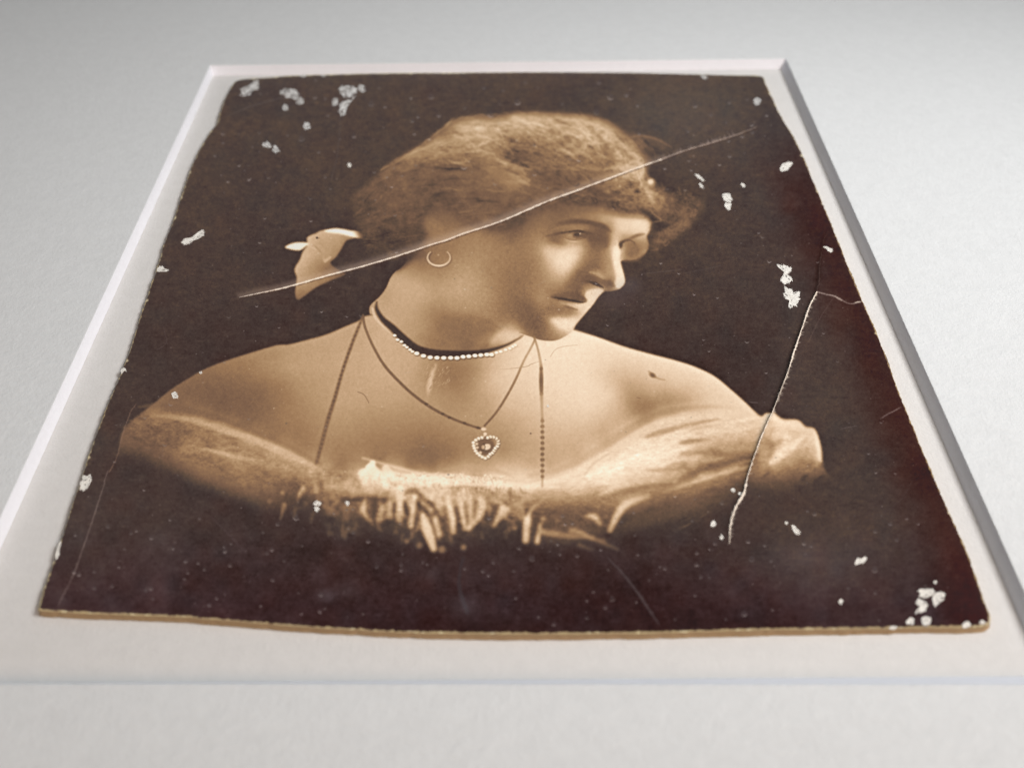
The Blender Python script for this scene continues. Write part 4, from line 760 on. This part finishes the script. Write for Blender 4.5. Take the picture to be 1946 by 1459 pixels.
gz = ZC+relief(gx, gy)
ed = np.minimum(np.minimum(s_*NU, (1-s_)*NU), np.minimum(t_*NV, (1-t_)*NV)); gz -= 5e-5*np.clip(1-ed/3, 0, 1)**1.5
nv = (NU+1)*(NV+1); V = np.stack([gx, gy, gz], -1).reshape(-1, 3)
ii = np.arange(NV)[:, None]*(NU+1)+np.arange(NU)[None]; Fq = np.stack([ii, ii+NU+1, ii+NU+2, ii+1], -1).reshape(-1, 4)
me = bpy.data.meshes.new('print_surface'); me.vertices.add(nv); me.vertices.foreach_set('co', V.ravel()); nf = len(Fq)
me.loops.add(nf*4); me.polygons.add(nf); me.loops.foreach_set('vertex_index', Fq.ravel()); me.polygons.foreach_set('loop_start', np.arange(nf)*4)
me.update(calc_edges=True); uvl = me.uv_layers.new(name='UVMap')
uvs = np.c_[(V[:, 0]-X0)/(X1-X0), (V[:, 1]-Y0)/(Y1-Y0)][Fq.ravel()]; uvl.data.foreach_set('uv', uvs.ravel())
me.polygons.foreach_set('use_smooth', np.ones(nf, bool)); me.materials.append(M_print); me.validate()
po = bpy.data.objects.new('print_surface', me); scene.collection.objects.link(po); po.parent = photo; po.location = -photo.location
# tan core of the card: the thick edge under the print
b_ = [(0, i) for i in range(NU+1)]+[(j, NU) for j in range(1, NV+1)]+[(NV, i) for i in range(NU-1, -1, -1)]+[(j, 0) for j in range(NV-1, 0, -1)]
br_ = np.array([(gx[j, i], gy[j, i], gz[j, i]) for j, i in b_]); cc = br_.mean(0); nb2 = len(br_); V = []; rn = np.random.RandomState(8)
lv = [(0, -2e-6), (.25, -3e-5), (.6, -1e-5), (.93, -4e-5), (1, -1.2e-4)]
tang = np.roll(br_, -1, 0)-np.roll(br_, 1, 0); nrm2 = np.c_[-tang[:, 1], tang[:, 0]]; nrm2 /= np.hypot(*nrm2.T)[:, None]
for f_, off in lv:
    j_ = np.convolve(rn.randn(nb2+4), [.2, .3, .3, .3, .2], 'valid')*(1.2e-5 if f_ else 0)
    zz = br_[:, 2]*(1-f_)+.00006*f_-(2e-6 if f_ == 0 else 0)
    xy = br_[:, :2]+nrm2*(off+j_)[:, None]*-1
    V += list(np.c_[xy, zz])
F = []
for k in range(len(lv)-1):
    for i in range(nb2): j = (i+1) % nb2; F.append((k*nb2+i, (k+1)*nb2+i, (k+1)*nb2+j, k*nb2+j))
mesh('card_core', V, F, M_core, photo, True)

# scuffs: spots where the emulsion has flaked off to bare paper
def zat(x, y): return ZC+float(relief(np.array([x]), np.array([y]))[0])
def scuff(pts, seed, h=6e-5, rough=.17, m=M_scuff, gaps=.16):
    q = spline(pts, 12); q = plane_xy(q, ZC); r = np.random.RandomState(seed); cen = q.mean(0); n = len(q)
    j = r.randn(n)*rough*.55+np.repeat(r.randn(n//3+1), 3)[:n]*rough*.7+np.repeat(r.randn(n//7+1), 7)[:n]*rough*.5; q = cen+(q-cen)*(.89+j*.5)[:, None]
    V = []; F = []; fs = (1.0, .93, .8, .62, .42, .22)
    for k, f_ in enumerate(fs):
        for i in range(n):
            p = cen+(q[i]-cen)*f_; hh = (-1.5e-5, h, h*.6, h*.5, h*.45, h*.4)[k]+(r.randn()*h*.16 if k else 0)
            V.append((p[0], p[1], zat(*p)+hh))
    V.append((*cen, zat(*cen)+h*.5)); L = len(fs)
    for k in range(L-1):
        open_ = np.convolve(r.rand(n+6), np.ones(7)/7, 'valid') < .5-.17*(1-gaps*2)      # places where the emulsion still holds
        for i in range(n):
            j2 = (i+1) % n
            if not (1 <= k and open_[i]): F.append((k*n+i, k*n+j2, (k+1)*n+j2, (k+1)*n+i))
    for i in range(n): F.append(((L-1)*n+i, (L-1)*n+(i+1) % n, L*n))
    return mesh('scuff', V, F, m, photo, False)
def Zp(s, ox, oy, seq): return [(ox+a/s, oy+b/s) for a, b in seq]
S = [Zp(6.08,400,130,[(340,310),(400,325),(460,315),(475,275),(560,245),(568,200),(550,145),(490,142),(430,200),(345,240)]),
 Zp(6.08,400,130,[(785,300),(850,312),(870,350),(930,350),(985,370),(1030,340),(1010,275),(960,240),(880,230),(805,255)]),
 Zp(6.08,400,130,[(990,412),(1035,425),(1080,412),(1072,355),(1035,325),(1005,345)]),
 Zp(6.08,400,130,[(1470,240),(1500,290),(1540,335),(1600,345),(1680,300),(1700,240),(1640,200),(1520,185)]),
 Zp(6.08,400,130,[(1705,250),(1750,285),(1792,262),(1785,210),(1740,190),(1705,205)]),
 Zp(6.08,400,130,[(1690,300),(1620,390),(1575,470),(1560,535),(1510,542),(1475,515),(1490,420),(1560,350)]),
 Zp(6.08,400,130,[(1408,420),(1440,435),(1475,415),(1475,355),(1440,335),(1410,355)]),
 Zp(6.08,400,130,[(835,480),(870,495),(905,480),(895,430),(860,415),(832,435)]),
 Zp(6.08,400,130,[(1072,690),(1115,712),(1155,690),(1150,640),(1110,615),(1075,640)]),
 Zp(6.08,400,130,[(600,905),(650,918),(710,905),(680,860),(640,835),(600,855)]),
 Zp(6.08,400,130,[(715,955),(760,980),(798,960),(785,910),(745,880),(715,905)]),
 Zp(6.08,400,130,[(1580,1130),(1610,1145),(1632,1120),(1615,1090),(1580,1100)]),
 [(1431,196),(1438,201),(1446,197),(1447,189),(1440,185),(1432,188)],
 [(1480,324),(1492,326),(1504,316),(1508,308),(1499,306),(1486,311)],
 [(1320,330),(1328,332),(1337,340),(1341,346),(1333,344),(1322,336)], [(1330,347),(1336,352),(1338,357),(1333,358),(1328,352)],
 [(1371,373),(1378,383),(1388,386),(1392,378),(1386,368),(1376,367)], [(1376,388),(1380,399),(1387,399),(1390,388),(1383,385)],
 [(1408,352),(1413,357),(1417,354),(1414,349),(1409,348)],
 Zp(2.918,0,400,[(990,190),(1030,195),(1080,165),(1125,145),(1145,118),(1130,102),(1100,118),(1060,148),(1010,160)]),
 Zp(2.918,0,400,[(865,338),(900,342),(940,332),(915,322),(900,306),(872,312)]),
 Zp(2.918,0,400,[(672,905),(690,888),(703,893),(700,878),(685,868),(668,880)]),
 [(325,749),(329,757),(337,757),(339,751),(334,743),(328,744)], [(378,708),(381,711),(385,708),(382,705)],
 Zp(2.918,0,900,[(460,3),(505,8),(510,40),(490,75),(465,98),(442,92),(440,60),(452,30)]),
 Zp(2.918,0,900,[(330,370),(342,375),(332,420),(330,455),(312,478),(303,465),(312,430),(322,395)]),
 Zp(2.918,1446,400,[(85,305),(100,292),(130,300),(170,312),(172,335),(152,358),(178,382),(160,408),(125,415),(105,388),(120,370),(125,335),(108,325)]),
 Zp(2.918,1446,400,[(125,418),(168,428),(180,448),(212,452),(222,490),(208,530),(180,535),(165,548),(147,540),(152,512),(118,475),(130,452)]),
 Zp(2.918,1446,400,[(340,210),(355,202),(375,210),(398,222),(395,238),(372,235),(360,220)]),
 Zp(2.918,1446,900,[(165,290),(180,282),(200,300),(225,325),(210,342),(190,330)]), Zp(2.918,1446,900,[(130,270),(142,262),(152,272),(143,284)]),
 Zp(2.918,1446,900,[(518,480),(535,462),(560,466),(585,452),(592,470),(570,498),(545,500),(522,505)]),
 Zp(2.918,1446,900,[(875,640),(920,632),(965,640),(960,670),(925,690),(895,690),(872,665)]),
 Zp(2.918,1446,900,[(858,700),(890,688),(928,715),(925,745),(885,778),(852,772),(880,735),(857,720)]),
 Zp(2.918,1446,900,[(950,670),(985,650),(1025,652),(1018,695),(985,725),(965,740),(950,715)]),
 Zp(2.918,1446,900,[(802,820),(825,795),(850,800),(848,832),(820,838)]), Zp(2.918,1446,900,[(885,810),(900,788),(930,786),(948,808),(930,838),(900,840)]),
 Zp(2.918,1446,900,[(1115,830),(1140,815),(1165,828),(1160,850),(1120,852)]), Zp(2.918,1446,900,[(1210,825),(1228,808),(1245,822),(1232,835)]),
 Zp(2.918,1446,900,[(428,705),(440,688),(458,700),(445,722)]), Zp(2.918,1446,900,[(955,600),(968,588),(980,600),(968,612)]), Zp(2.918,1446,900,[(705,852),(740,838),(760,850),(735,862)]),
 [(1388,929),(1394,926),(1398,932),(1393,935)], [(1402,936),(1407,933),(1412,939),(1406,941)], [(1351,992),(1357,987),(1362,995),(1356,1002),(1350,999)], [(1367,1020),(1372,1014),(1376,1022),(1371,1026)],
 [(594,955),(603,950),(612,954),(608,960),(597,960)], [(596,964),(603,961),(608,966),(601,973)], [(655,955),(660,951),(665,956),(660,961)], [(1039,771),(1042,768),(1044,773),(1040,774)],
 [(1332,142),(1340,143),(1346,148),(1338,151),(1332,147)], [(608,143),(616,142),(620,145),(613,147)], [(570,143),(580,142),(582,146),(572,147)]]
for i, p in enumerate(S): scuff(p, i, 3e-5 if max(q[0] for q in p)-min(q[0] for q in p) < 14 else 4.5e-5, m=M_pit if p[0][1] < 300 else M_scuff, gaps=.30 if p[0][1] < 300 else .02)

# broken crests of the two folds, raised slivers of torn emulsion
def crest(pts, w, h, seed, label):
    q = plane_xy(spline(pts, 40, False), ZC); L = np.r_[0, np.cumsum(np.hypot(*np.diff(q, axis=0).T))]; st = 1.6e-4; s = np.arange(0, L[-1], st)
    p = np.c_[np.interp(s, L, q[:, 0]), np.interp(s, L, q[:, 1])]; r = np.random.RandomState(seed); n = len(p); t = np.gradient(p, axis=0); t /= np.hypot(*t.T)[:, None]; nn = np.c_[-t[:, 1], t[:, 0]]
    wv = np.interp(s/L[-1], np.linspace(0, 1, len(w)), w)*(.35+1.1*r.rand(n)); V = []; F = []
    off = np.convolve(r.randn(n+4), [.2]*5, 'valid')*2e-5
    z0 = ZC+relief(p[:, 0], p[:, 1])
    for a, hh in ((-1, -1.5e-5), (-.35, 1), (.25, .8), (1, -1.5e-5)):
        V += list(np.c_[p+nn*(off+a*wv/2)[:, None], z0+(hh if hh < 0 else hh*h)*(1 if hh < 0 else (.6+.8*r.rand(n)))])
    for k in range(3):
        for i in range(n-1): F.append((k*n+i, (k+1)*n+i, (k+1)*n+i+1, k*n+i+1))
    o = mesh('fold_crest', V, F, M_fold, photo, True, label)
crest(CR1[1:-4], [4e-5, 1.1e-4, 1.0e-4, 1.2e-4, 1.1e-4, 1.2e-4, 9e-5, 4e-5], 4e-5, 1, 'long pale diagonal fold across the hair and ear')
crest(CR2[4:], [1.6e-4, 2.8e-4, 1.2e-4, 2.6e-4, 1.0e-4, 5e-5, 6e-5, 1.5e-4, 6e-5, 2.4e-4, 2.6e-4, 4e-5], 8e-5, 2, 'short torn fold at the right of the print')
